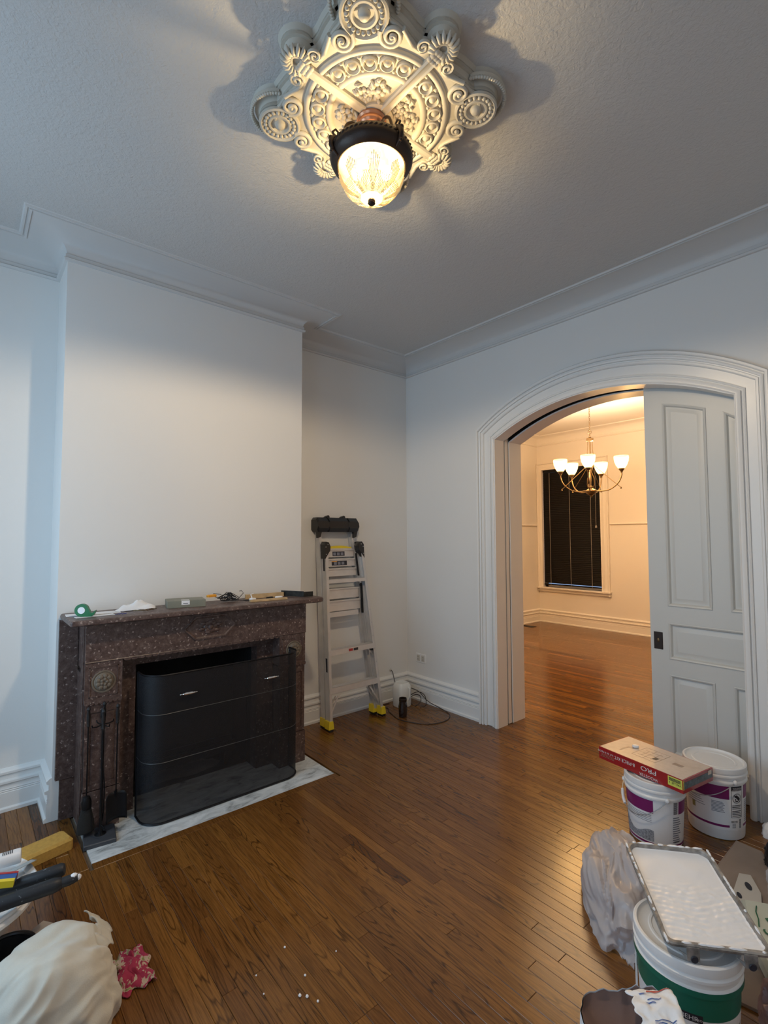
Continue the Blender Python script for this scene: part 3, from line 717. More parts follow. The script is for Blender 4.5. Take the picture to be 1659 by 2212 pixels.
for z in (.345, .620):
    b = MB(); b.tube([(x+.001, y, z) for x, y in FPp], .0015, 5); obj('mesh_band', b, M['bandwire'] if 'bandwire' in M else M.setdefault('bandwire', mat('grey_band_wire', (.10, .10, .10), .4, metal=.6)), fs)
for x, y in (FPp[0], FPp[-1]):
    b = MB(); b.tube([(x, y, 0), (x, y, STZ)], .006, 6); obj('end_post', b, 'iron', fs)
for hy, hz in ((-2.535, .722), (-1.990, .716)):
    b = MB(); n = 24
    b.lathe([(.001, -.052), (.003, -.05), (.0032, -.036), (.0065, -.033), (.0052, -.028), (.0085, -.02), (.0085, -.006), (.0070, 0), (.0085, .006), (.0085, .02), (.0052, .028), (.0065, .033), (.0032, .036), (.003, .05), (.001, .052)], 10)
    b.tf(Matrix.Translation((SXF+.024, hy, hz)) @ Matrix.Rotation(pi/2, 4, 'X')); h = obj('handle', b, 'steel', fs); h['label'] = 'turned chrome handle'
    for d in (-.034, .034):
        b = MB(); b.tube([(SXF+.001, hy+d, hz), (SXF+.022, hy+d, hz)], .0025, 6); obj('handle_mount', b, 'steel', h)

# ------------------------------------------------------------------ fireplace tools
tx, ty = .690, -2.965
ts = thing('tool_stand', 'black iron fireplace tool stand with square slate foot at the left pilaster', 'tool stand', (tx, ty, -.004))
b = MB(); b.bevbox(-.085, .085, -.078, .078, -.004, .018, .004); b.tf(T((tx+.006, ty-.005, 0), R_(-8))); obj('base', b, 'stone', ts, 20)
b = MB(); b.lathe([(.03, .018), (.014, .028), (.008, .05), (.006, .09), (.0065, .58), (.011, .59), (.011, .60), (.006, .61), (.006, .63), (.012, .64), (.014, .66), (.011, .69), (.004, .702), (.001, .706)], 14, (tx, ty, 0)); obj('post', b, 'iron', ts)
b = MB()
for a in (R_(20), R_(110), R_(200), R_(290)):
    b.tube([(tx, ty, .612), (tx+.035*cos(a), ty+.035*sin(a), .606), (tx+.058*cos(a), ty+.058*sin(a), .610), (tx+.062*cos(a), ty+.062*sin(a), .622)], .0035, 6)
obj('hook_arms', b, 'iron', ts)
def hung(name, label, cat, a, lean, build):
    hx_, hy_ = tx+.072*cos(a), ty+.072*sin(a)
    t = thing(name, label, cat, (hx_, hy_, .035)); b = MB()
    b.lathe([(.004, .60), (.009, .61), (.0075, .62), (.009, .64), (.010, .66), (.007, .69), (.010, .70), (.005, .712), (.001, .714)], 10, (hx_, hy_, 0)); obj('grip', b, 'black', t)
    b = MB(); b.tube([(hx_, hy_, .60), (hx_, hy_, .22)], .0038, 6); obj('shaft', b, 'iron', t)
    build(t, hx_, hy_); return t
def brushb(t, x, y):
    b = MB(); b.lathe([(.004, .235), (.018, .228), (.026, .20), (.026, .17), (.020, .165)], 12, (x, y, 0), 1, 1); obj('brush_head', b, 'iron', t)
    b = MB(); b.lathe([(.022, .166), (.036, .10), (.040, .045), (.036, .040)], 20, (x, y, 0), .7, 1.1); obj('bristles', b, mat('black_bristles', (.018, .017, .016), .9, bump=1, bscale=400, bdist=.004), t)
def shovelb(t, x, y):
    b = MB()
    def f_(u, v):
        yy = (u-.5)*.105*(1-.15*(v < .12)); zz = .225-.145*v; return (x+.012-.02*(1-(2*u-1)**2)+.018*v, y+yy, zz+.006*sin(u*pi))
    b.grid(f_, 12, 8); obj('pan', b, 'iron', t, solid=.003)
    b = MB(); b.tube([(x, y, .24), (x-.004, y, .215), (x-.006, y, .19)], .006, 6); obj('socket', b, 'iron', t)
def pokerb(t, x, y):
    b = MB(); b.tube([(x, y, .22), (x, y, .05), (x, y, .04)], [.0038, .0038, .001], 6); b.tube([(x, y, .10), (x+.012, y+.014, .085), (x+.012, y+.022, .068)], [.0036, .003, .001], 6); obj('poker_tip', b, 'iron', t)
def tongb(t, x, y):
    b = MB(); b.tube([(x, y, .22), (x+.004, y, .10), (x+.001, y, .05)], .0032, 6); b.tube([(x, y, .35), (x+.012, y+.008, .25), (x+.01, y+.006, .10), (x+.002, y+.001, .05)], .0032, 6); obj('jaws', b, 'iron', t)
hung('hearth_brush', 'black hearth brush hanging on the left of the tool stand', 'brush', R_(250), 0, brushb)
hung('hearth_shovel', 'black ash shovel hanging on the right of the tool stand', 'shovel', R_(75), 0, shovelb)
hung('poker', 'thin black poker hanging in front on the tool stand', 'poker', R_(-10), 0, pokerb)
hung('fire_tongs', 'black fire tongs hanging behind the post of the tool stand', 'tongs', R_(165), 0, tongb)

# ------------------------------------------------------------------ things on the mantel shelf
ZS = SZ+.0345
tp = thing('tape_dispenser', 'round green tape dispenser standing at the left end of the mantel shelf', 'tape', (.565, -3.055, ZS))
b = MB(); n = 30; po = []
for k in range(n+1):
    a = R_(-95)+k/n*R_(300); r = .036; po.append((r*cos(a), .036+r*sin(a)))
def disc(b, poly, x0, x1, hole): 
    pass
prof_o = [(.036*cos(a), .038+.036*sin(a)) for a in [R_(30+k*300/n) for k in range(n+1)]]
tail = [(.010, .004), (.045, .001), (.066, .012), (.074, .034), (.068, .030), (.055, .022), (.042, .030), (.034, .050)]
outer = [(.036*cos(a), .038+.036*sin(a)) for a in [R_(35+k*245/n) for k in range(n+1)]]+[(.02, .002), (.045, .000), (.064, .010), (.074, .036), (.070, .036), (.058, .022), (.046, .024)]
b.rings([[(-h, y_, z_) for y_, z_ in outer] for h in (-.012, .012)], True)
b.tf(T((.565, -3.062, ZS+.001), R_(-28))); obj('shell', b, 'greenplastic', tp, 30)
b = MB(); b.lathe([(.011, 0), (.019, 0), (.019, .002), (.011, .002)], 24); b.tf(T((.565, -3.062, ZS+.001), R_(-28)) @ Matrix.Translation((.0122, 0, .038)) @ Matrix.Rotation(pi/2, 4, 'Y')); obj('core_ring', b, 'label', tp)
b = MB(); b.box(-.0, .10, -.28, .0, .0005, .003); b.tf(T((.43, -2.845, ZS), R_(-4))); tag(obj('paper_sheet', b, 'paper', None, 0), 'white paper sheet lying under the green tape on the mantel', 'paper')
b = MB(); b.box(-.0, .05, -.2, .0, .0005, .0025); b.tf(T((.545, -2.90, ZS), R_(3))); tag(obj('envelope', b, 'paper', None, 0), 'narrow white envelope in front of the paper on the mantel edge', 'paper')
def cloth(cx, cy, z, rx, ry, h, seed, m, name, label, cat, nu=36, nv=12, rz=0, sag=0):
    b = MB()
    def f_(u, v):
        a = u*2*pi; e = 1+.28*noise.noise((cos(a)*1.6+seed, sin(a)*1.6, seed)); r = (1-v)**.6
        x, y_ = rx*r*cos(a)*e, ry*r*sin(a)*e
        hh = h*(.75-.75*r**3)+h*1.5*abs(noise.noise((x*22+seed, y_*22, seed*2)))*(.3+.7*(1-r))
        p = Vector((x, y_, hh*1.0)); p.rotate(Matrix.Rotation(rz, 3, 'Z')); return (cx+p.x, cy+p.y, z+p.z)
    b.grid(f_, nu, nv, cu=True); o = obj(name, b, m); return tag(o, label, cat)
cloth(.455, -2.74, ZS+.001, .055, .12, .04, 3.1, 'whitecloth', 'crumpled_cloth', 'crumpled white cloth on the mantel left of the grey box', 'cloth')
b = MB(); b.tube([(.56+.02*sin(t*2.1), -2.76+.05*cos(t*1.3)+.01*t, ZS+.003+.008*abs(sin(t*1.7))) for t in [k*.35 for k in range(26)]], .0016, 5); tag(obj('wire_scrap', b, 'brass', None), 'small tangle of brown wire in front of the white cloth', 'wire')
b = MB(); b.tube([(.612+.012*sin(t*3), -2.90+.008*t, ZS+.003+.003*abs(sin(t*2))) for t in [k*.4 for k in range(20)]], .0022, 5); tag(obj('blue_string', b, mat('blue_violet_string', (.07, .07, .22), .7), None), 'little bundle of blue string at the mantel front edge', 'string')
b = MB(); b.bevbox(0, .16, -.235, 0, 0, .045, .002); b.tf(T((.43, -2.325, ZS+.0005), R_(-12))); gb = obj('metal_box', b, 'greybox', None, 20); tag(gb, 'flat olive grey metal box with small white label on the mantel', 'box')
b = MB(); b.box(.115, .145, -.15, -.10, .0454, .0462); b.tf(T((.43, -2.325, ZS), R_(-12))); obj('label_sticker', b, 'label', gb, 0)
b = MB(); b.box(.1602, .1606, -.15, -.10, .018, .044); b.tf(T((.43, -2.325, ZS), R_(-12))); obj('label_sticker', b, 'label', gb, 0)
b = MB(); b.box(.1607, .161, -.14, -.11, .024, .028); b.tf(T((.43, -2.325, ZS), R_(-12))); obj('label_print', b, 'ink', gb, 0)
random.seed(5)
b = MB(); P = []
cxx, cyy = .475, -2.155
for k in range(170):
    t = k*.42; P.append((cxx+.045*sin(t*1.13+.5)*(.5+.5*sin(t*.21)), cyy+.072*cos(t*.91)*(.55+.45*cos(t*.13)), ZS+.006+.060*(.5+.5*sin(t*.77))*(1-.6*abs(cos(t*.91)))+.004))
b.tube(P, .0024, 5); b.tube([(.50, -2.20, ZS+.02), (.47, -2.27, ZS+.05), (.44, -2.25, ZS+.062), (.43, -2.19, ZS+.05)], .0022, 5); b.tube([(.50, -2.10, ZS+.01), (.55, -2.03, ZS+.004), (.52, -1.99, ZS+.004), (.48, -2.05, ZS+.004)], .0022, 5)
b.tube([(.44, -2.07, ZS+.01), (.44, -2.03, ZS+.05), (.44, -2.045, ZS+.068), (.44, -2.06, ZS+.066)], .0024, 5)
tag(obj('cable_tangle', b, 'rubber', None), 'tangled black cable in a heap on the mantel beside the grey box', 'cable')
b = MB(); b.bevbox(-.014, .014, -.035, .03, 0, .016, .004); b.tf(T((.50, -2.285, ZS+.047), R_(10), 0, 0)); tag(obj('orange_plug', b, 'orange', None), 'orange plug lying on the right end of the grey box', 'plug')
b = MB(); b.box(0, .022, -.28, 0, 0, .014); b.tf(T((.60, -1.77, ZS+.0005), R_(-4))); tag(obj('wood_strip', b, 'wood', None, 0), 'pale wood strip along the front edge of the mantel', 'wood strip', 'wood strips on the mantel')
b = MB(); b.box(0, .02, -.30, 0, 0, .032); b.tf(T((.42, -1.70, ZS+.0005), R_(-4))); tag(obj('wood_strip', b, 'wood', None, 0), 'taller pale wood strip further back on the mantel against the wall side', 'wood strip', 'wood strips on the mantel')
b = MB(); b.bevbox(-.018, .018, -.02, .02, 0, .02, .004); b.tf(T((.54, -2.005, ZS+.0005), R_(20))); b.tube([(.54, -2.01, ZS+.02), (.53, -2.015, ZS+.045), (.52, -1.99, ZS+.05)], .004, 6); tag(obj('white_adapter', b, 'label', None), 'small white wire adapter beside the black cable tangle', 'adapter')
b = MB(); b.tube([(.545+.014*cos(a), -1.80+.026*sin(a), ZS+.012) for a in [k*pi/8 for k in range(16)]], .006, 8, closed=True); tag(obj('white_clip', b, 'label', None), 'white oval clip lying between the wood strips', 'clip')
b = MB(); b.bevbox(-.008, .008, -.035, .02, 0, .018, .003); b.tf(T((.53, -1.86, ZS+.0005), R_(5))); tag(obj('black_clip', b, 'black', None), 'black clip lying left of the white oval clip', 'clip')
bk = MB(); bk.box(0, .004, 0, .20, 0, .042); bk.tf(T((.40, -1.70, ZS+.0005), R_(-62))); 
k0 = len(bk.v); bk.box(0, .004, 0, .075, 0, .038); bk.tf(T((.575, -1.606, ZS+.0005), R_(-8)), k0)
o = obj('steel_bracket', bk, mat('dark_rusty_steel', (.028, .026, .022), .5, metal=.5, var=.5, vscale=40), None, 0); tag(o, 'dark angled steel bracket at the right end of the mantel', 'bracket')
b = MB(); b.lathe([(.0001, 0), (.008, 0), (.008, .0015), (.0001, .0015)], 12, sx=1.6); b.tf(T((.4635, -1.666, ZS+.024), R_(-62)) @ Matrix.Rotation(pi/2, 4, 'Y')); obj('bolt_hole', b, 'label', o)

# ------------------------------------------------------------------ ladder
ld = thing('step_ladder', 'aluminium ladder with black top cap and yellow feet leaning folded by the corner', 'ladder', (.24, -.87, 0))
def LP(y, z, off=0): return Vector((.268-.0934*z+off, y, z))
def lbar(b, y0, z0, y1, z1, w, d0, d1):
    """bar in the ladder plane, width w (in y), depth from d0 (back) to d1 (front)"""
    V = []
    for (y_, z_) in ((y0, z0), (y1, z1)):
        for dy, d in ((-w/2, d0), (w/2, d0), (w/2, d1), (-w/2, d1)): V.append(LP(y_+dy, z_, d))
    b.add(V, [(3, 2, 1, 0), (4, 5, 6, 7), (0, 1, 5, 4), (1, 2, 6, 5), (2, 3, 7, 6), (3, 0, 4, 7)]); return b
def chan(b, y0, z0, y1, z1, sg, d0, d1, w=.026, t=.004):
    lbar(b, y0, z0, y1, z1, t, d0, d1); 
    for (a, c) in ((d0, d0+t), (d1-t, d1)): lbar(b, y0+sg*w/2, z0, y1+sg*w/2, z1, w, a, c)
    return b
oL0, oL1, oR0, oR1 = -1.168, -1.128, -.578, -.708   # outer rail y at z .05 / 1.55
yl = lambda z: oL0+(oL1-oL0)*(z-.05)/1.5
yr = lambda z: oR0+(oR1-oR0)*(z-.05)/1.5
b = MB(); chan(b, yl(.05), .05, yl(1.55), 1.55, 1, -.034, .030); obj('front_rail', b, 'alu', ld, 0)
b = MB(); chan(b, yr(.05), .05, yr(1.55), 1.55, -1, -.034, .030); obj('front_rail', b, 'alu', ld, 0)
# rear section: slimmer rails that run up to the cap
ql = lambda z: -1.150+(.0)*(z) ; 
rl = lambda z: -1.172+.0165*z+.0
rr2 = lambda z: -.600-.098*z
b = MB(); chan(b, rl(.06), .06, rl(1.74), 1.74, 1, -.100, -.040, .022); obj('rear_rail', b, 'alu', ld, 0)
b = MB(); chan(b, rr2(.06), .06, rr2(1.74), 1.74, -1, -.100, -.040, .022); obj('rear_rail', b, 'alu', ld, 0)
# top cap
b = MB(); c0, c1 = -1.185, -.724
prof_c = [(-.115, 1.70), (-.115, 1.815), (-.09, 1.832), (-.015, 1.832), (.012, 1.80), (.012, 1.735), (-.01, 1.70)]
def capring(y_, k=0): 
    return [(LP(0, z_, d).x, y_, z_-k*(1 if z_ > 1.75 else -1)) for d, z_ in prof_c]
b.rings([capring(c0, .02), capring(c0+.015), capring(c0+.11), capring(c0+.112, .012), capring(c0+.125, .012), capring(c0+.127)], True)
b.rings([capring(c0+.128), capring(c1-.128)], True); b.rings([capring(c1-.127), capring(c1-.125, .012), capring(c1-.112, .012), capring(c1-.11), capring(c1-.012), capring(c1, .015)], True)
for y_ in (c0+.135, c1-.15): b.tube([LP(y_, 1.822, -.09), LP(y_, 1.835, -.06), LP(y_, 1.838, -.02)], .016, 8)
cp = obj('top_cap', b, 'black', ld, 25)
b = MB(); 
for y_ in (c0+.03, c1-.03):
    V = [LP(y_-.022, 1.70, -.012), LP(y_+.022, 1.70, -.012), LP(y_+.008, 1.655, -.012), LP(y_-.022, 1.645, -.012)]; b.rings([V, [v+Vector((-.03, 0, 0)) for v in V]], True)
obj('cap_bracket', b, 'black', cp, 0)
# hinge plates
for sg, yy in ((1, yl), (-1, yr)):
    b = MB(); y_ = yy(1.56)
    poly = [(-.012, 1.46), (-.012, 1.585), (.010, 1.612), (.040, 1.606), (.056, 1.57), (.052, 1.535), (.022, 1.50)]
    b.rings([[LP(y_+sg*a*.9, z_, h) for a, z_ in poly] for h in (-.050, .0335)], True); hp = obj('hinge_plate', b, 'black', ld, 0)
    for a, z_ in ((.0, 1.565), (.022, 1.588), (.0, 1.50)):
        b = MB(); b.sphere(LP(y_+sg*a, z_, .034), .005, 8, 6); obj('rivet', b, 'steel', hp)
# front steps
def step(z, h, m='alu', y_a=None, y_b=None, d0=-.034, d1=.030, nm='step'):
    b = MB(); ya, yb = (y_a if y_a is not None else yl(z)+.003), (y_b if y_b is not None else yr(z)-.003)
    lbar(b, (ya+yb)/2, z-.004, (ya+yb)/2, z, yb-ya, d0, d1); lbar(b, (ya+yb)/2, z-h, (ya+yb)/2, z, yb-ya, d1-.004, d1+.002)
    for k in range(4): lbar(b, (ya+yb)/2, z, (ya+yb)/2, z+.0015, yb-ya, d0+.008+k*.015, d0+.014+k*.015)
    return obj(nm, b, m, ld, 0)
step(1.272, .030); s2 = step(.668, .045); step(.352, .048)
b = MB(); y0_ = (yl(.65)+yr(.65))/2; lbar(b, y0_-.022, .634, y0_-.022, .656, .045, .0325, .0330); o = obj('red_sticker', b, 'redprint', s2, 0)
b = MB(); lbar(b, y0_+.034, .634, y0_+.034, .656, .05, .0325, .0330); o = obj('black_sticker', b, 'ink', s2, 0)
# rear cross panels (upper tray, mid tray) seen between the rails
def panel_(z0, z1, n, nm='rear_step', d=-.036):
    for i in range(n):
        za, zb = z0+(z1-z0)*i/n, z0+(z1-z0)*(i+1)/n; b = MB(); ya, yb = rl(zb)+.03, rr2(zb)-.024
        lbar(b, (ya+yb)/2, za+.012, (ya+yb)/2, zb-.002, yb-ya, d-.006, d); lbar(b, (ya+yb)/2, zb-.014, (ya+yb)/2, zb-.004, yb-ya, d-.05, d+.012)
        o = obj(nm, b, 'alu', ld, 0); yield o, za, zb, (ya+yb)/2
for o, za, zb, ym in panel_(1.285, 1.545, 3):
    if zb > 1.42:
        b = MB(); lbar(b, ym, za+.022, ym, za+.062, .135 if zb > 1.5 else .17, -.0358, -.0350); st = obj('warning_sticker', b, 'ink', o, 0)
        b = MB()
        for k in range(3): lbar(b, ym-.045+k*.042, za+.028, ym-.045+k*.042, za+.054, .030, -.0349, -.0345)
        obj('sticker_text', b, 'greyink', o, 0)
        if zb < 1.5:
            b = MB(); lbar(b, ym-.055, za+.055, ym-.055, za+.062, .06, -.0348, -.0344); obj('orange_stripe', b, 'orange', o, 0)
for o, za, zb, ym in panel_(.975, 1.19, 2): pass
b = MB(); ym = (rl(.96)+rr2(.96))/2; lbar(b, ym, .935, ym, .978, .34, -.042, -.036); obj('rear_step', b, 'alu', ld, 0)
for sg, yy in ((1, -1.093), (-1, -.713)):
    b = MB(); lbar(b, yy, .945, yy-.004*sg, 1.205, .017, -.036, -.020); b.sphere(LP(yy, 1.205, -.028), .016, 10, 6, (.6, 1, 1)); obj('spreader', b, 'black', ld)
b = MB(); lbar(b, -.735, 1.29, -.752, 1.50, .012, -.036, -.02); obj('spreader', b, 'black', ld, 0)
b = MB()
lbar(b, -.935, 1.548, -.935, 1.562, .27, -.06, -.03); n = 10
b.rings([[LP(-.935+(.125-.01*h)*cos(a)*1.0, 1.556+max(0, .018*sin(a)), -.055+.02*h) for a in [k*pi/n for k in range(n+1)]]+[LP(-.935, 1.55, -.055+.02*h)] for h in (0, 1)], True)
tl_ = obj('tray_latch', b, 'yellow', ld, 20); tl_['label'] = 'yellow plastic latch'
b = MB(); lbar(b, -.95, 1.542, -.95, 1.550, .31, -.10, -.024); obj('upper_tray_edge', b, 'alu', ld, 0)
# rear lower rung and diagonal braces
b = MB(); lbar(b, (rl(.30)+rr2(.30))/2, .272, (rl(.30)+rr2(.30))/2, .30, rr2(.3)-rl(.3)-.01, -.07, -.06); obj('rear_step', b, 'alu', ld, 0)
b = MB(); lbar(b, yl(.1)+.02, .13, yl(.3)+.105, .275, .016, .008, .012); lbar(b, yl(.1)+.035, .15, yl(.3)+.10, .262, .012, -.03, -.026); obj('brace', b, 'alu', ld, 0)
b = MB(); lbar(b, yr(.1)-.02, .13, yr(.3)-.105, .285, .016, .008, .012); lbar(b, yr(.1)-.025, .12, yr(.3)-.11, .27, .014, -.03, -.026); obj('brace', b, 'alu', ld, 0)
b = MB(); lbar(b, yr(.6)-.012, .555, yr(.6)-.075, .625, .014, .0, .004); obj('brace', b, 'alu', ld, 0)
for sg, yy in ((1, yl), (-1, yr)):
    b = MB(); lbar(b, yy(.63)+sg*.018, .60, yy(.63)+sg*.018, .655, .022, -.03, .028) if sg < 0 else lbar(b, yy(.35)+sg*.002, .34, yy(.35)+sg*.002, .35, .002, -.03, .028); obj('step_bracket', b, 'black', ld, 0)
# rivets and dark side label on the left rail
b = MB()
for z_ in (.38, .5, .62, .74, .86, .98): b.sphere(LP(yr(z_)-.013, z_, .031), .004, 6, 4)
obj('rivets', b, 'steel', ld)
b = MB(); lbar(b, yl(.47)-.0029, .33, yl(.6)-.0029, .60, .0014, -.012, .012); sl = obj('side_label', b, 'ink', ld, 0)
b = MB(); lbar(b, yl(1.4)-.0029, 1.30, yl(1.4)-.0019, 1.47, .0014, -.016, .012); obj('side_label', b, 'ink', ld, 0)
# feet
def lfoot(y, off, z, sg):
    b = MB()
    V = [(-.020, .085), (.020, .085), (.024, .060), (.026, .020), (-.026, .020), (-.024, .050)]
    b.rings([[LP(y+a, z+zz, off+h) for a, zz in V] for h in (-.034, .034)], True); f_ = obj('foot', b, 'yellow', ld, 20); f_['label'] = 'yellow plastic foot'
    b = MB(); V = [(-.022, .020), (.022, .020), (.020, .0), (-.020, .0)]
    b.rings([[LP(y+a, z+zz, off+h) for a, zz in V] for h in (-.032, .032)], True); obj('rubber_sole', b, 'black', f_, 0)
lfoot(yl(.03)+.006, .004, .001, 1); lfoot(yr(.03)-.006, .004, .001, -1)
lfoot(rl(.05)+.012, -.076, .006, 1); lfoot(rr2(.05)-.012, -.076, .006, -1)

# ------------------------------------------------------------------ jug, jar and cable by the corner
jx, jy = .200, -.262
b = MB()
def jr(k, z, d=0): 
    P = []; 
    for i in range(24):
        a = 2*pi*i/24; e = 4; c_, s_ = abs(cos(a))**(2/e), abs(sin(a))**(2/e)
        P.append((jx+(.072-k)*c_*(1 if cos(a) >= 0 else -1), jy+(.078-k)*s_*(1 if sin(a) >= 0 else -1), z))
    return P
b.rings([jr(.006, .001), jr(0, .012), jr(0, .17), jr(.004, .20), jr(.016, .222), jr(.020, .228), jr(.024, .222), jr(.026, .17), jr(.026, .02)], True)
jg = obj('plastic_jug', b, 'jug', None, 35); tag(jg, 'white cut-open plastic jug standing in the corner', 'jug')
b = MB(); b.tube([(jx+.068, jy+.02, .19), (jx+.088, jy+.02, .18), (jx+.09, jy+.018, .10), (jx+.070, jy+.018, .07)], .008, 8); obj('grip', b, 'jug', jg)
kx, ky = .425, -.455
b = MB(); b.lathe([(.030, .001), (.036, .004), (.039, .03), (.041, .10), (.036, .135), (.035, .145), (.037, .150), (.037, .168), (.034, .170), (.032, .150), (.030, .02)], 24, (kx, ky, 0))
jo = obj('brown_jar', b, 'darkglass', None, 35); tag(jo, 'dark brown jar in front of the white jug', 'jar')
def crv(pts, n=6):
    P = [Vector(p) for p in pts]; P = [P[0]*2-P[1]]+P+[P[-1]*2-P[-2]]; out = []
    for i in range(1, len(P)-2):
        for k in range(n):
            t = k/n; a, b_, c, d = P[i-1], P[i], P[i+1], P[i+2]
            out.append(.5*((2*b_)+(-a+c)*t+(2*a-5*b_+4*c-d)*t*t+(-a+3*b_-3*c+d)*t**3))
    out.append(P[-2]); return out
b = MB(); z0 = .0045
b.tube(crv([(.006, -.236, .30), (.035, -.238, .29), (.05, -.236, .24), (.07, -.225, .17), (.085, -.17, .06), (.12, -.15, z0+.002), (.10, -.12, z0+.12), (.16, -.10, .13), (.24, -.06, .10), (.36, -.075, .05), (.50, -.055, z0+.01), (.62, -.07, z0), (.70, -.12, z0), (.755, -.22, z0), (.755, -.33, z0), (.70, -.43, z0), (.60, -.495, z0), (.51, -.53, z0), (.44, -.535, z0), (.33, -.50, z0), (.24, -.47, z0), (.17, -.42, z0), (.10, -.45, z0), (.07, -.40, z0), (.08, -.32, z0)], 6), .0036, 6)
cb = obj('coax_cable', b, 'cable2', None); tag(cb, 'dark cable looping on the floor out of the left wall', 'cable')
b = MB(); b.tube(crv([(.11, -.115, z0), (.20, -.09, .07), (.28, -.10, .085), (.33, -.13, .05), (.30, -.17, z0), (.24, -.165, z0), (.16, -.13, .05), (.22, -.07, .10), (.34, -.09, .10), (.40, -.13, .03), (.36, -.17, z0)], 6), .0036, 6); obj('cable_coil', b, 'cable2', cb)
b = MB(); b.lathe([(.016, 0), (.016, .003), (.005, .004), (.005, .010), (.0001, .010)], 14); b.tf(Matrix.Translation((.0005, -.236, .30)) @ Matrix.Rotation(pi/2, 4, 'Y')); obj('wall_plug', b, 'beige', cb)

# ------------------------------------------------------------------ ceiling rose
RCX, RCY = 2.318, -2.318
rs = thing('ceiling_rose', 'ornate cream plaster ceiling rose with four scrolled points above the bowl lamp', 'ceiling rose', (RCX, RCY, CE-.001))
def rp(r, th, z): return (RCX+r*cos(th), RCY+r*sin(th), z)
CUSP = [R_(45+90*k) for k in range(4)]; AXIS = [R_(90*k) for k in range(4)]
def starline(s=1.0, grow=0):
    P = []; half = [(0, .44), (9, .435), (13, .405), (17, .392), (24, .368), (30, .348), (35, .342), (39, .352), (45, .37)]
    for c in CUSP:
        for ph, r in [(-p, r) for p, r in reversed(half)][1:]+half[1:]:
            P.append(((r+grow)*s, c+R_(ph)))
    return P
def layer(b, z0, z1, g, rcusp, rshell, g2=None):
    g2 = g if g2 is None else g2
    A = starline(1, g); B = starline(1, g2)
    b.rings([[rp(r, a, z0) for r, a in A], [rp(r, a, z1) for r, a in B]], True)
    for c in CUSP:
        o = rp(.415, c, 0); b.lathe([(rcusp+(g), z0), (rcusp+(g2), z1)], 28, (o[0], o[1], 0))
    for c in AXIS:
        o = rp(.375, c, 0); b.lathe([(rshell+(g), z0), (rshell+(g2), z1)], 20, (o[0], o[1], 0))
b = MB(); layer(b, CE, 3.484, .026, .088, .05, .016); layer(b, 3.4839, 3.466, .012, .088, .05, .016); layer(b, 3.4659, 3.448, .004, .088, .05, -.004); layer(b, 3.4479, 3.430, -.004, .088, .052, 0)
obj('stepped_base', b, 'plaster', rs, 20)
b = MB(); layer(b, 3.430, 3.424, -.010, .086, .050, -.014); obj('face_plate', b, 'plaster', rs, 20)
ZF = 3.424
# outline cord
b = MB(); b.tube([rp(r, a, ZF+.002) for r, a in starline(1, -.010)], .0075, 6, closed=True); obj('edge_moulding', b, 'plaster', rs, 60)
for nm, r, w, h in (('outer_ring', .290, .013, .012), ('inner_ring', .199, .014, .012)):
    b = MB(); b.rings([[rp(r+w*cos(t), a, ZF-h*sin(t)) for t in [pi*k/8 for k in range(9)]] for a in [2*pi*i/72 for i in range(73)]], False); obj(nm, b, 'plaster', rs, 60)
b = MB(); b.rings([[rp(r+w*cos(t), a, ZF-.004*sin(t)) for r, w in ((.268, .006),) for t in [pi*k/6 for k in range(7)]] for a in [2*pi*i/72 for i in range(73)]], False)
b.rings([[rp(.221+.005*cos(t), a, ZF-.005*sin(t)) for t in [pi*k/6 for k in range(7)]] for a in [2*pi*i/72 for i in range(73)]], False); obj('bead_fillets', b, 'plaster', rs, 60)
# cups in the bead ring
def cup(x, y):
    b = MB(); b.lathe([(.031, 0), (.030, -.012), (.025, -.015), (.0205, -.008), (.019, -.001), (.017, -.001), (.014, -.008), (.008, -.014), (.0001, -.016)], 18, (x, y, ZF), cap1=False)
    return b
cup0 = None
for c in CUSP:
    for k in (-2, -1, 0, 1, 2):
        p = rp(.2445, c+R_(15.6*k), 0)
        if cup0 is None:
            b = cup(RCX, RCY); cup0 = obj('bead_cup', b, 'plaster', rs, 50); q = cup0
        else: q = cup0.copy(); COL.objects.link(q)
        q.location = (p[0]-RCX, p[1]-RCY, 0)
b = MB()
for c in CUSP:
    for k in (-1.5, -.5, .5, 1.5, 2.45, -2.45):
        for dr in (-.026, .026): b.sphere(rp(.2445+dr, c+R_(15.6*k), ZF-.003), .008, 6, 5)
obj('bead_leaves', b, 'plaster', rs, 85)
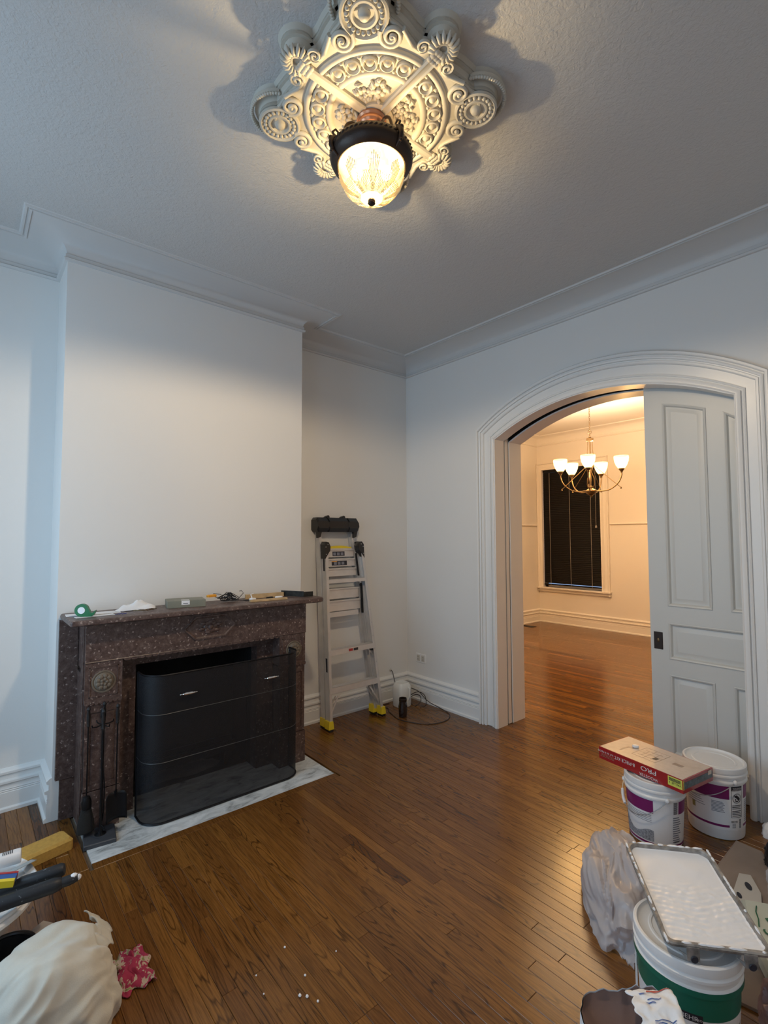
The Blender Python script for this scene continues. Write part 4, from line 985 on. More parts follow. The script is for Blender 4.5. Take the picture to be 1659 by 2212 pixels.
# straps
for c in AXIS:
    b = MB(); w = .020
    V = lambda r, s_, z: (RCX+r*cos(c)-s_*sin(c), RCY+r*sin(c)+s_*cos(c), z)
    b.rings([[V(r, -w, ZF+.002), V(r, -w, ZF-.012), V(r, -w*.7, ZF-.018), V(r, -w*.35, ZF-.014), V(r, w*.35, ZF-.014), V(r, w*.7, ZF-.018), V(r, w, ZF-.012), V(r, w, ZF+.002)] for r in (.05, .345)], True)
    obj('strap', b, 'plaster', rs, 20)
    b = MB()
    for k in range(3): 
        for s_ in (-1, 0, 1): b.sphere(V(.33+.018*k, .014*s_, ZF-.010), .013, 8, 6, (1, 1, .7))
    obj('strap_leaves', b, 'plaster', rs, 85)
    # shell rosette: fluted petals around a hollow
    b = MB(); o = rp(.385, c, 0)
    for k in range(13):
        a = c-R_(135)+R_(270)*k/12; ca, sa = cos(a), sin(a)
        b.tube([(o[0]+.020*ca, o[1]+.020*sa, ZF-.002), (o[0]+.036*ca, o[1]+.036*sa, ZF-.014), (o[0]+.052*ca, o[1]+.052*sa, ZF-.006), (o[0]+.060*ca, o[1]+.060*sa, ZF+.006)], [.004, .0075, .0085, .003], 6)
    b.tube([(o[0]+.019*cos(a), o[1]+.019*sin(a), ZF-.004) for a in [k*pi/8 for k in range(16)]], .006, 6, closed=True)
    obj('shell_rosette', b, 'plaster', rs, 60)
    for sg in (-1, 1):
        b = MB(); q = rp(.352, c+sg*R_(10.5), 0); pts = []; rad = []
        for k in range(26):
            t = k/25; a = c+sg*(R_(200)+t*3.6*pi); r = .026*(1-t)+.003; pts.append((q[0]+r*cos(a), q[1]+r*sin(a), ZF-.004-.008*t)); rad.append(.0065-.002*t)
        b.tube(pts, rad, 6); obj('small_scroll', b, 'plaster', rs, 60)
for c in CUSP:
    o = rp(.415, c, 0)
    b = MB(); b.lathe([(.087, .001), (.086, -.010), (.078, -.013), (.071, -.004), (.052, -.003), (.047, -.010), (.040, -.010), (.034, -.001), (.023, -.001), (.020, -.010), (.016, -.017), (.008, -.021), (.0001, -.022)], 32, (o[0], o[1], ZF), cap0=False, cap1=False)
    obj('cusp_disc', b, 'plaster', rs, 50)
    b = MB()
    for k in range(20):
        a = 2*pi*k/20; b.sphere((o[0]+.061*cos(a), o[1]+.061*sin(a), ZF-.006), .0085, 8, 6)
    obj('pearl_ring', b, 'plaster', rs, 85)
    b = MB(); m_ = 40   # thin serrated rim behind the point
    for k in range(m_):
        a = c-R_(105)+R_(210)*k/(m_-1); r = .117; b.sphere((o[0]+r*cos(a), o[1]+r*sin(a), 3.452), .0085, 6, 4, (1, 1, .8))
    b.rings([[(o[0]+r*cos(a), o[1]+r*sin(a), z) for r, z in ((.112, 3.47), (.123, 3.47), (.121, 3.452), (.112, 3.450))] for a in [c-R_(105)+R_(210)*k/24 for k in range(25)]], True)
    obj('serrated_rim', b, 'plaster', rs, 50)
    for sg in (-1, 1):
        q = rp(.352, c+sg*R_(14.5), 0); b = MB(); pts = []; rad = []
        for k in range(34):
            t = k/33; a = c+sg*(-R_(60)-t*3.9*pi); r = .040*(1-t)**.9+.003; pts.append((q[0]+r*cos(a), q[1]+r*sin(a), ZF-.006-.010*t)); rad.append(.0105-.004*t)
        b.tube(pts, rad, 7); b.sphere((q[0], q[1], ZF-.014), .010, 8, 6); obj('scroll', b, 'plaster', rs, 60)
        # long volute tail running to the shell
        b = MB(); pts = [rp(r, c+sg*R_(ph), ZF-.004) for ph, r in ((20, .380), (25, .352), (29, .335), (33, .327), (36, .330))]
        b.tube(pts, [.010, .009, .008, .007, .004], 6); obj('volute_tail', b, 'plaster', rs, 60)
    # flowers and foliage in the inner quarter
    b = MB()
    for dr, dp, R2 in ((.135, 10, .026), (.118, -16, .020)):
        fo = rp(dr, c+R_(dp), 0)
        for k in range(7):
            a = 2*pi*k/7; b.sphere((fo[0]+R2*cos(a), fo[1]+R2*sin(a), ZF-.004), R2*.48, 12, 8, (1, 1, .8))
        b.sphere((fo[0], fo[1], ZF-.010), R2*.42, 8, 6)
    obj('flower', b, 'plaster', rs, 85)
    b = MB(); random.seed(int(c*100))
    for k in range(26):
        r = random.uniform(.07, .175); ph = random.uniform(-32, 32)
        if r*sin(R_(45-abs(ph))) < .035: continue
        fo = rp(r, c+R_(ph), ZF-.002); a = random.uniform(0, pi); L_ = random.uniform(.010, .02)
        b.tube([(fo[0]-L_*cos(a), fo[1]-L_*sin(a), ZF), (fo[0], fo[1], ZF-.009), (fo[0]+L_*cos(a+.5), fo[1]+L_*sin(a+.5), ZF)], [.003, .008, .002], 9)
    obj('foliage', b, 'plaster', rs, 85)
b = MB(); b.lathe([(.075, .001), (.072, -.010), (.055, -.014), (.050, -.012)], 32, (RCX, RCY, ZF), cap0=False); obj('centre_boss', b, 'plaster', rs)

# ------------------------------------------------------------------ bowl lamp
LX, LY = 2.305, -2.333
lp = thing('bowl_ceiling_lamp', 'dark bronze bowl lamp with lit cut-glass shade under the ceiling rose', 'ceiling lamp', (LX, LY, 3.41))
b = MB(); b.lathe([(.060, 3.409), (.063, 3.400), (.058, 3.392), (.061, 3.384), (.057, 3.374), (.048, 3.366), (.050, 3.358), (.055, 3.342), (.051, 3.318), (.038, 3.300), (.012, 3.292)], 32, (LX, LY, 0)); obj('canopy', b, 'copper', lp, 50)
b = MB(); b.tube([(LX, LY, 3.31), (LX, LY, 3.24)], .008, 10); b.lathe([(.028, 3.262), (.030, 3.255), (.024, 3.244), (.006, 3.240)], 20, (LX, LY, 0)); obj('stem', b, 'bronze', lp)
b = MB()
rp_ = [(.150, 3.262), (.160, 3.268), (.168, 3.262), (.171, 3.250), (.174, 3.240), (.173, 3.226), (.166, 3.212), (.153, 3.200), (.144, 3.194), (.139, 3.196), (.140, 3.204), (.152, 3.216), (.158, 3.232), (.154, 3.250)]
b.rings([[(LX+r*cos(a), LY+r*sin(a), z) for r, z in rp_] for a in [2*pi*i/56 for i in range(57)]], True, False, False); rg_ = obj('pan_ring', b, 'bronze', lp, 50)
b = MB(); n = 54
for k in range(n):
    a = 2*pi*k/n; ca, sa = cos(a), sin(a); o = Vector((LX+.171*ca, LY+.171*sa, 3.247)); tg = Vector((-sa, ca, 0)); d = (tg*.8+Vector((0, 0, .6))).normalized()*.0095
    b.tube([o-d, o-d*.5, o+d*.5, o+d], [.002, .0055, .0055, .002], 6)
obj('rope_moulding', b, 'bronze', rg_, 60)
aC = atan2(-3.592-LY, 3.865-LX)
for k, da in enumerate((-64, 40, 152)):
    a = aC+R_(da); ca, sa = cos(a), sin(a); P = lambda r, z: (LX+r*ca, LY+r*sa, z)
    b = MB(); b.tube([P(.150, 3.262), P(.166, 3.272), P(.180, 3.255), P(.182, 3.235), P(.172, 3.212), P(.154, 3.198)], [.006, .011, .012, .010, .008, .005], 8)
    b.sphere(P(.183, 3.262), .010, 8, 6); b.sphere(P(.178, 3.214), .008, 8, 6)
    obj('acanthus_clip', b, 'bronze', rg_, 60)
    b = MB(); pts = []
    b.tube([P(.165, 3.270), P(.175, 3.290), P(.162, 3.305), P(.150, 3.296), P(.155, 3.286)], [.005, .005, .0045, .004, .003], 8)
    b.tube(crv([P(.128, 3.262), P(.126, 3.305), P(.112, 3.345), P(.085, 3.362), P(.060, 3.348), P(.052, 3.322), P(.064, 3.304), P(.080, 3.312), P(.078, 3.326)], 4), .0062, 8)
    b.tube([P(.150, 3.264), P(.128, 3.262)], .005, 8); b.lathe([(.007, -.008), (.009, -.004), (.006, 0), (.009, .004), (.007, .008)], 8, P(.122, 3.292))
    b.tube([P(.052, 3.322), P(.040, 3.335)], .005, 6)
    obj('scroll_arm', b, 'bronze', lp, 60)
bp_ = [(.139, 3.203), (.138, 3.178), (.1315, 3.148), (.118, 3.118), (.096, 3.092), (.066, 3.073), (.032, 3.062), (.006, 3.060)]
b = MB(); b.lathe(bp_, 48, (LX, LY, 0), cap0=False, cap1=False); bw = obj('glass_bowl', b, 'bowl', lp, 60)
def bowlpt(t, a, k=.0015):
    i = min(int(t), len(bp_)-2); f_ = t-i; r = bp_[i][0]*(1-f_)+bp_[i+1][0]*f_; z = bp_[i][1]*(1-f_)+bp_[i+1][1]*f_
    return (LX+(r+k)*cos(a), LY+(r+k)*sin(a), z-k*.5)
b = MB()
for k in range(8):
    a = aC+R_(4)+2*pi*k/8
    for j in range(-3, 4): b.tube([bowlpt(t, a+j*R_(4.2)*(1-.11*t)) for t in (1.3+.25*abs(j), 2.2, 3, 4, 5.3)], [.0026, .0022, .0018, .0014, .0008], 4)
obj('cut_fan', b, 'cut', bw)
b = MB()
for k in range(8):
    a = aC+R_(26.5)+2*pi*k/8
    for j in range(-3, 3):
        b.tube([bowlpt(t, a+R_(5)*(j+(t-3.2)*1.6)) for t in (3.3, 4, 4.8, 5.6)], .0012, 4); b.tube([bowlpt(t, a+R_(5)*(j+1-(t-3.2)*1.6)) for t in (3.3, 4, 4.8, 5.6)], .0012, 4)
obj('cut_lattice', b, 'cut', bw)
b = MB(); b.lathe([(.004, 3.062), (.014, 3.060), (.0155, 3.054), (.013, 3.049), (.016, 3.045), (.010, 3.039), (.0001, 3.037)], 16, (LX, LY, 0)); obj('finial', b, 'bronze', lp)
view_r = Vector((rt.x, rt.y, 0)).normalized()
for sgn in (-1, 1):
    o = Vector((LX, LY, 3.178))+view_r*(sgn*.062)+Vector((0, 0, 0))
    b = MB(); b.sphere(o, .024, 12, 8, (1, 1, 1.25)); obj('bulb', b, 'bulb', lp)
    b = MB(); b.tube([o+Vector((0, 0, .026)), o+Vector((0, 0, .050)), (LX+view_r.x*sgn*.015, LY+view_r.y*sgn*.015, 3.246)], [.012, .012, .005], 8); obj('socket', b, 'bronze', lp)
def point(name, loc, power, col, rad):
    l = bpy.data.lights.new(name, 'POINT'); l.energy = power; l.color = col; l.shadow_soft_size = rad
    o = bpy.data.objects.new(name, l); COL.objects.link(o); o.location = loc; return o
WARM = (1.0, .70, .36)
point('bowl_lamp_light', (LX, LY, 3.225), 24, (1.0, .74, .38), .016)
sl_ = bpy.data.lights.new('bowl_lamp_downlight', 'SPOT'); sl_.energy = 70; sl_.color = (1.0, .79, .55); sl_.shadow_soft_size = .06; sl_.spot_size = R_(179); sl_.spot_blend = .2
so_ = bpy.data.objects.new('bowl_lamp_downlight', sl_); COL.objects.link(so_); so_.location = (LX, LY, 3.022)

# ------------------------------------------------------------------ chandelier in the far room
hx_, hy_ = .665, 2.70
ch = thing('chandelier', 'five-arm brass chandelier with lit glass cups hanging on a chain in the far room', 'chandelier', (hx_, hy_, CE2))
b = MB(); b.lathe([(.06, 0), (.062, -.012), (.03, -.03), (.008, -.036)], 24, (hx_, hy_, CE2-.0005)); obj('ceiling_plate', b, 'brass', ch)
b = MB(); z = CE2-.04; k = 0
while z > 3.06:
    c_, s_ = (1, 0) if k % 2 else (0, 1)
    b.tube([(hx_+.008*cos(t)*c_, hy_+.008*cos(t)*s_, z-.017+.019*sin(t)) for t in [i*pi/5 for i in range(10)]], .0024, 5, closed=True); z -= .030; k += 1
ck = obj('chain', b, 'brass', ch); ck['kind'] = 'stuff'
b = MB(); b.tube([(hx_+.022*cos(t)*view_r.x, hy_+.022*cos(t)*view_r.y, 3.035+.024*sin(t)) for t in [i*pi/9 for i in range(18)]], .0035, 6, closed=True)
b.lathe([(.004, 3.012), (.007, 3.0), (.005, 2.985), (.012, 2.975), (.020, 2.965), (.004, 2.958)], 16, (hx_, hy_, 0)); obj('loop', b, 'brass', ch)
b = MB(); b.lathe([(.005, 2.96), (.045, 2.952), (.045, 2.915), (.03, 2.91), (.006, 2.905)], 20, (hx_, hy_, 0)); b.tube([(hx_, hy_, 2.92), (hx_, hy_, 2.26)], .009, 8); obj('stem', b, 'brass', ch)
b = MB()
for k in range(6):
    a = k*pi/3; ca, sa = cos(a), sin(a); b.tube([(hx_+r*ca, hy_+r*sa, z) for r, z in ((.032, 2.915), (.036, 2.80), (.050, 2.68), (.046, 2.60), (.018, 2.52), (.014, 2.50), (.045, 2.42), (.052, 2.34), (.03, 2.28))], .0032, 5)
obj('cage_rods', b, 'brass', ch)
b = MB(); b.lathe([(.02, 2.29), (.066, 2.262), (.070, 2.248), (.062, 2.225), (.040, 2.205), (.020, 2.195), (.016, 2.180), (.006, 2.168), (.0001, 2.163)], 24, (hx_, hy_, 0)); b.sphere((hx_, hy_, 2.30), .022); obj('hub', b, 'brass', ch)
aV = atan2(-3.592-hy_, 3.865-hx_)
for ang in (-4, 69, -72, -141, 160):
    a = aV+R_(ang); ca, sa = cos(a), sin(a); P = lambda r, z: (hx_+r*ca, hy_+r*sa, z)
    b = MB(); b.tube(crv([P(.04, 2.262), P(.14, 2.243), P(.25, 2.262), P(.345, 2.335), P(.385, 2.42), P(.388, 2.465)], 4), .0075, 7); arm = obj('arm', b, 'brass', ch)
    b = MB(); b.tube([P(.03, 2.60), P(.32, 2.325), P(.372, 2.278)], .004, 5); b.lathe([(.003, .008), (.011, -.006), (.012, -.012), (.004, -.018)], 8, P(.375, 2.275)); obj('brace_rod', b, 'brass', arm)
    b = MB(); b.lathe([(.010, 2.462), (.018, 2.47), (.012, 2.478), (.024, 2.488), (.034, 2.505), (.036, 2.515), (.02, 2.518)], 16, P(.388, 0)); obj('cup', b, 'brass', arm)
    b = MB(); b.lathe([(.028, 2.506), (.044, 2.522), (.064, 2.556), (.080, 2.600), (.088, 2.650), (.086, 2.672), (.080, 2.67), (.066, 2.60), (.03, 2.53)], 24, P(.388, 0), cap0=False, cap1=False); sh = obj('glass_shade', b, 'shade', arm, 60)
    b = MB(); b.sphere(P(.388, 2.60), .022, 8, 6); obj('bulb', b, 'bulb', arm)
    point('chandelier_light', P(.388, 2.63), 80, (1.0, .75, .49), .04)

# ------------------------------------------------------------------ paint buckets
def patch(b, cx, cy, rf, a0, a1, z0, z1, k=.0012, nz=1, n=None):
    n = n or max(2, int(abs(a1-a0)/.08))
    b.rings([[(cx+(rf(z)+k)*cos(a0+(a1-a0)*i/n), cy+(rf(z)+k)*sin(a0+(a1-a0)*i/n), z) for i in range(n+1)] for z in [z0+(z1-z0)*j/nz for j in range(nz+1)]], False); return b
def wrap(cx, cy, rf, a, z0, k=.0019): return lambda x, y: (cx+(rf(z0+y)+k)*cos(a+x/.145), cy+(rf(z0+y)+k)*sin(a+x/.145), z0+y)
def bucket(name, label, cx, cy, rb, rr, h, lid=True):
    t = thing(name, label, 'bucket', (cx, cy, 0)); s = h/.37
    z1 = h-.085
    rf = lambda z: rb+(rr-.008-rb)*min(1, z/(z1))
    b = MB(); b.lathe([(rb-.008, .001), (rb-.001, .004), (rb, .010), (rf(z1), z1), (rf(z1)+.008, z1+.004), (rf(z1)+.008, z1+.012), (rf(z1)+.002, z1+.018), (rf(z1)+.003, z1+.034), (rf(z1)+.010, z1+.038), (rf(z1)+.010, z1+.046), (rf(z1)+.003, z1+.052), (rf(z1)+.004, h-.020), (rf(z1)-.004, h-.018)], 56, (cx, cy, 0)); obj('pail', b, 'bucket', t, 35)
    b = MB(); b.lathe([(rr-.006, h-.030), (rr, h-.028), (rr+.001, h-.014), (rr, h-.003), (rr-.004, h), (rr-.011, h), (rr-.015, h-.008), (rr-.020, h-.011), (rr-.045, h-.011), (rr-.048, h-.008), (rr-.055, h-.008), (rr-.058, h-.011), (.001, h-.010)], 56, (cx, cy, 0)); ld_ = obj('lid', b, 'bucket', t, 35)
    return t, rf, z1
def bail(t, cx, cy, r, z, a0, a1, droop, grip=True, rout=.012):
    b = MB(); P = []
    n = 16
    for i in range(n+1):
        u = i/n; a = a0+(a1-a0)*u; P.append((cx+(r+rout*sin(pi*u)+.006)*cos(a), cy+(r+rout*sin(pi*u)+.006)*sin(a), z-droop*sin(pi*u)))
    b.tube(P, .0022, 6); w = obj('wire_handle', b, M.setdefault('wire', mat('galvanised_wire', (.42, .42, .42), .4, metal=.8)), t)
    if grip:
        b = MB(); m = n//2 if grip is True else grip; b.tube(P[m-2:m+2], .008, 8); obj('grip', b, 'label', w)
    for p in (P[0], P[-1]):
        b = MB(); b.sphere(p, .011, 10, 6, (1, 1, 1.2)); obj('handle_ear', b, 'bucket', t)
Rx, Ry = 2.866, -.273
bR, rfR, zR = bucket('paint_bucket', 'white lidded paint bucket with purple band and child warning, nearest the pocket door', Rx, Ry, .135, .154, .385); bR['group'] = 'purple banded paint buckets'
aR = R_(-73)
b = MB(); patch(b, Rx, Ry, rfR, aR-R_(150), aR+R_(150), .055, .292, .0006); obj('label_wrap', b, 'label', bR)
b = MB(); patch(b, Rx, Ry, rfR, aR-R_(85), aR+R_(26), .222, .292); patch(b, Rx, Ry, rfR, aR+R_(62), aR+R_(150), .222, .292); obj('purple_band', b, 'purple', bR)
b = MB(); patch(b, Rx, Ry, rfR, aR-R_(85), aR+R_(26), .072, .084); patch(b, Rx, Ry, rfR, aR+R_(62), aR+R_(150), .072, .084); obj('purple_stripe', b, 'purple', bR)
wa = aR+R_(43)
b = MB(); patch(b, Rx, Ry, rfR, wa-R_(13), wa+R_(13), .268, .292, .0014); 
for (p, q, r_, s_) in ((-13, -12.2, .125, .268), (12.2, 13, .125, .268), (-13, 13, .125, .127)): patch(b, Rx, Ry, rfR, wa+R_(p), wa+R_(q), r_, s_, .0014)
for k in range(7): patch(b, Rx, Ry, rfR, wa-R_(11), wa+R_(11-(k % 3)), .133+k*.0085-(0 if k < 4 else -.004), .1365+k*.0085-(0 if k < 4 else -.004), .0015)
for k in range(9): patch(b, Rx, Ry, rfR, wa+R_(6), wa+R_(11), .068+k*.0055, .068+k*.0055+.0032, .0015)
obj('warning_print', b, 'ink', bR)
b = MB(); wz = .228; f_ = wrap(Rx, Ry, rfR, wa, wz, .0020)
def ringf(r0_, r1_, n=32):
    V = [f_(r*cos(2*pi*i/n), r*sin(2*pi*i/n)) for r in (r0_, r1_) for i in range(n)]; b.add(V, [(i, (i+1) % n, n+(i+1) % n, n+i) for i in range(n)])
ringf(.026, .0235)
def fpoly(P): b.add([f_(x, y) for x, y in P], [tuple(range(len(P)))])
fpoly([(-.019, .016), (-.016, .019), (.019, -.016), (.016, -.019)])
fpoly([(-.016, .012), (-.004, .018), (.008, .010), (.016, .002), (.019, -.006), (.010, -.010), (.002, -.002), (-.008, .004), (-.014, .006)])
fpoly([(-.010, -.012), (.006, -.012), (.006, -.018), (-.010, -.018)])
fpoly([(-.012, -.002), (-.006, -.002), (-.006, -.010), (-.012, -.010)])
obj('warning_symbol', b, 'ink', bR, 0)
b = MB(); txt('WARNING', .0125, wrap(Rx, Ry, rfR, wa+R_(2), .277, .0022), b); txt('ADVERTENCIA', .0085, wrap(Rx, Ry, rfR, wa, .2695, .0022), b); obj('warning_heading', b, 'whiteink', bR, 0)
b = MB(); txt('BEHR', .016, wrap(Rx, Ry, rfR, wa-R_(6), .098, .0020), b, bold=.0008); obj('maker_print', b, 'ink', bR, 0)
b = MB()
for k in range(8): patch(b, Rx, Ry, rfR, aR-R_(8), aR+R_(17-(k*7 % 5)), .150+k*.0075, .1535+k*.0075, .0014)
for k in range(4): patch(b, Rx, Ry, rfR, aR-R_(60), aR-R_(20+k*3), .165+k*.012, .168+k*.012, .0014)
for k in range(12): patch(b, Rx, Ry, rfR, aR+R_(66), aR+R_(85), .095+k*.010, .099+k*.010, .0014)
for k in range(5): patch(b, Rx, Ry, rfR, wa-R_(11), wa-R_(3), .070+k*.005, .0725+k*.005, .0014)
obj('fine_print', b, 'greyink', bR)
b = MB(); patch(b, Rx, Ry, rfR, aR-R_(50), aR-R_(42), .135, .165, .0014); obj('gold_mark', b, M.setdefault('gold', mat('gold_print', (.35, .30, .12), .5)), bR)
bail(bR, Rx, Ry, .152, .318, aR-R_(105), aR+R_(36), .095, 6)
Lx, Ly = 2.676, -.619
bL, rfL, zL = bucket('paint_bucket', 'white lidded paint bucket with purple band under the red kit box', Lx, Ly, .130, .151, .337); bL['group'] = 'purple banded paint buckets'
aL = R_(-68)
b = MB(); patch(b, Lx, Ly, rfL, aL-R_(150), aL+R_(150), .012, .248, .0006); obj('label_wrap', b, 'label', bL)
b = MB(); patch(b, Lx, Ly, rfL, aL-R_(110), aL-R_(4), .180, .246); patch(b, Lx, Ly, rfL, aL+R_(50), aL+R_(140), .180, .246); obj('purple_band', b, 'purple', bL)
b = MB(); patch(b, Lx, Ly, rfL, aL-R_(110), aL-R_(4), .014, .024); patch(b, Lx, Ly, rfL, aL+R_(30), aL+R_(140), .014, .024); obj('purple_stripe', b, 'purple', bL)
b = MB(); n = 24
for i in range(n):
    a = aL-R_(100)+R_(96)*i/n; a2 = a+R_(96)/n; h1 = .095+.018*sin(i*.35)-.001*i; h2 = .095+.018*sin((i+1)*.35)-.001*(i+1)
    b.add([(Lx+(rfL(z)+.0013)*cos(q), Ly+(rfL(z)+.0013)*sin(q), z) for q, z in ((a, .03), (a2, .03), (a2, h2), (a, h1))], [(0, 1, 2, 3)])
obj('grey_photo_print', b, 'greyprint', bL)
b = MB()
for k in range(5): patch(b, Lx, Ly, rfL, aL-R_(80-k*4), aL-R_(8), .130+k*.009, .1325+k*.009, .0014)
for k in range(12): patch(b, Lx, Ly, rfL, aL+R_(36), aL+R_(58-(k % 4)*2), .035+k*.0115, .0405+k*.0115, .0014)
obj('fine_print', b, 'greyink', bL)
b = MB()
for k in range(13): patch(b, Lx, Ly, rfL, aL+R_(37), aL+R_(47), .184+k*.0048, .184+k*.0048+.003, .0015)
obj('barcode', b, 'ink', bL)
b = MB(); txt('BEHR', .014, wrap(Lx, Ly, rfL, aL+R_(46), .034, .002), b, bold=.0008); obj('maker_print', b, 'ink', bL, 0)
bail(bL, Lx, Ly, .150, .262, aL-R_(100), aL+R_(22), .105, 4)
# ------------------------------------------------------------------ red kit box
th = -.176; K0 = (2.388, -.667); zb = .3375; KL, KW, KH = .489, .284, .068
kb = thing('roller_kit_box', 'red and tan paint roller kit carton lying on the left paint bucket', 'box', (K0[0], K0[1], zb), th)
KM = Matrix.Translation((K0[0], K0[1], zb)) @ Matrix.Rotation(th, 4, 'Z')
b = MB(); b.box(0, KL, 0, KW, 0, KH); obj('carton', b, 'red', kb, 0, local=True)
b = MB(); b.box(.004, KL-.006, .004, KW-.004, KH+.0002, KH+.0008); obj('top_panel', b, 'carton', kb, 0, local=True)
b = MB(); b.box(KL+.0002, KL+.0008, .006, KW-.004, .020, .054); obj('end_picture', b, M.setdefault('slateprint', mat('blue_grey_photo_print', (.10, .13, .15), .3, var=.5, vscale=60)), kb, 0, local=True)
b = MB(); b.box(KL+.0009, KL+.0014, KW-.05, KW-.015, .040, .062); obj('end_badge', b, 'carton', kb, 0, local=True)
b = MB(); b.box(KL-.078, KL-.004, -.0012, -.0002, .018, .064); b.box(KL+.0009, KL+.0014, 0, .006, .018, .064); ys = obj('yellow_sticker', b, 'yellowlabel', kb, 0, local=True)
# upside-down lettering on the long side
sd = lambda cx, cz, k=-.0016: (lambda x, y: (cx-x, k, cz-y))
b = MB(); txt('WOOSTER', .0215, sd(.305, .018), b, bold=.0008); obj('side_lettering', b, 'whiteink', kb, 0, local=True)
b = MB(); txt('PRO', .038, lambda x, y: (.305-x*1.25, -.0016, .056-y*.86), b, bold=.0008); obj('side_lettering', b, 'whiteink', kb, 0, local=True)
b = MB(); txt('8-PIECE KIT', .026, lambda x, y: (.165-x*.95, -.0016, .050-y), b, bold=.0007); obj('side_lettering', b, 'whiteink', kb, 0, local=True)
b = MB(); txt('• KIT DE 8 PIEZAS', .014, sd(.048, .050), b, bold=.0005); obj('side_lettering', b, 'whiteink', kb, 0, local=True)
b = MB()
for k in range(3): b.box(.01+k*.004, .10, -.0014, -.0004, .018+k*.007, .0195+k*.007)
obj('side_small_print', b, 'cartonink', kb, 0, local=True)
b = MB(); txt('VALUE +', .017, sd(KL-.041, .040, -.0022), b, bold=.0006); 
for k in range(3): b.box(KL-.072, KL-.012, -.0024, -.0013, .044+k*.0055, .047+k*.0055)
obj('sticker_print', b, 'ink', ys, 0, local=True)
b = MB(); tp_ = lambda cx, cy, s=1: (lambda x, y: (cx-x, cy-y, KH+.0014))
txt('KIT', .04, lambda x, y: (.115-x*.5, .150-y*.6, KH+.0014), b); txt('WOOSTER', .018, lambda x, y: (.09+x*0+y, .10+x, KH+.0014), b)
for (p, q, r_, s_) in ((.16, .30, .07, .072), (.16, .30, .218, .220), (.16, .162, .07, .22), (.298, .30, .07, .22), (.16, .30, .14, .1415), (.225, .2265, .07, .22), (.20, .202, .10, .18), (.26, .262, .09, .20), (.18, .28, .10, .1015), (.18, .28, .18, .1815)): b.box(p, q, r_, s_, KH+.0010, KH+.0014)
for k in range(9): b.box(.355+k*.006, .358+k*.006, .135, .165, KH+.0010, KH+.0014)
obj('top_line_art', b, 'cartonink', kb, 0, local=True)
b = MB(); b.box(.262, .285, .105, .135, KH+.0010, KH+.0015); obj('top_mark', b, 'ink', kb, 0, local=True)
b = MB(); b.lathe([(.010, 0), (.014, .002), (.014, .010), (.011, .013), (.0001, .013)], 18, sx=1.3); b.tf(T(KM @ Vector((.125, .165, KH+.0018)), .4)); tag(obj('plastic_disc', b, 'label', None), 'small white plastic disc lying on top of the red kit box', 'disc')

# ------------------------------------------------------------------ big bucket, tray
Bx, By = 3.202, -1.722
bB, rfB, zB = bucket('open_bucket', 'large white bucket with green label under the roller tray in the right foreground', Bx, By, .136, .156, .348)
aB = R_(-70.5)
b = MB(); patch(b, Bx, By, rfB, aB-R_(160), aB+R_(160), .02, .262, .0006, 1, 60); obj('label_wrap', b, 'label', bB)
b = MB(); patch(b, Bx, By, rfB, aB-R_(160), aB+R_(160), .185, .275, .0012, 1, 60); gb_ = obj('green_band', b, 'green', bB)
b = MB(); patch(b, Bx, By, lambda z: rfB(z)+.0075, aB-R_(160), aB+R_(160), .258, .276, .0012, 1, 60); obj('green_band', b, 'green', bB)
b = MB(); patch(b, Bx, By, rfB, aB-R_(8), aB+R_(15), .176, .200, .0018); bt = obj('brand_tag', b, 'ink', bB)
b = MB(); txt('BEHR', .020, wrap(Bx, By, rfB, aB+R_(1), .181, .0026), b, bold=.001); txt('PRO', .009, wrap(Bx, By, rfB, aB+R_(11), .183, .0026), b); obj('brand_lettering', b, 'whiteink', bt, 0)
b = MB()
for k in range(9): patch(b, Bx, By, rfB, aB+R_(6), aB+R_(80-(k*13 % 17)), .045+k*.013, .0485+k*.013, .0014)
obj('fine_print', b, 'greyink', bB)
b = MB(); b.tube([(Bx+.150*cos(aB-R_(83)), By+.150*sin(aB-R_(83)), z) for z in (.30, .01)], .0035, 6); obj('side_seam', b, 'bucket', bB)
TA = -.877; TX, TY, TZ = 2.935, -1.568, .452; TL, TW = .430, .300
TS = Matrix.Translation((TX, TY, TZ)) @ Matrix.Rotation(TA, 4, 'Z') @ Matrix.Rotation(math.atan(.125), 4, 'Y')
tr = thing('roller_tray', 'metal roller tray full of wet white paint on the big bucket', 'tray', (TX, TY, TZ))
def rrect(k, z, r=.045, zf=None):
    x0, x1, y0, y1 = k, TL-k, k, TW-k; P = []; rr = max(.006, r-k)
    for cx_, cy_, a0 in ((x1-rr*.55, y1-rr*.55, 0), (x0+rr, y1-rr, 90), (x0+rr, y0+rr, 180), (x1-rr*.55, y0+rr*.55, 270)):
        q = rr if cx_ < TL/2 else rr*.55
        for i in range(6): a = R_(a0+i*18); x, y_ = cx_+q*cos(a), cy_+q*sin(a); P.append(TS @ Vector((x, y_, z if zf is None else zf(x))))
    return P
floorz = lambda x: -.070 if x < .13 else -.070+(x-.13)/(TL-.13)*.058
b = MB(); b.rings([rrect(.0, -.012), rrect(-.002, -.003), rrect(.002, .001), rrect(.010, .001), rrect(.014, -.004), rrect(.022, 0, .045, floorz), rrect(.024, 0, .045, lambda x: floorz(x)-.002), rrect(.012, -.010)], True, False, False)
b.add([TS @ Vector(p) for p in [(.022, .022, -.07), (.13, .022, -.07), (.13, TW-.022, -.07), (.022, TW-.022, -.07), (TL-.022, .022, -.012), (TL-.022, TW-.022, -.012)]], [(0, 1, 2, 3), (1, 4, 5, 2)]); obj('pan', b, 'traymetal', tr, 30)
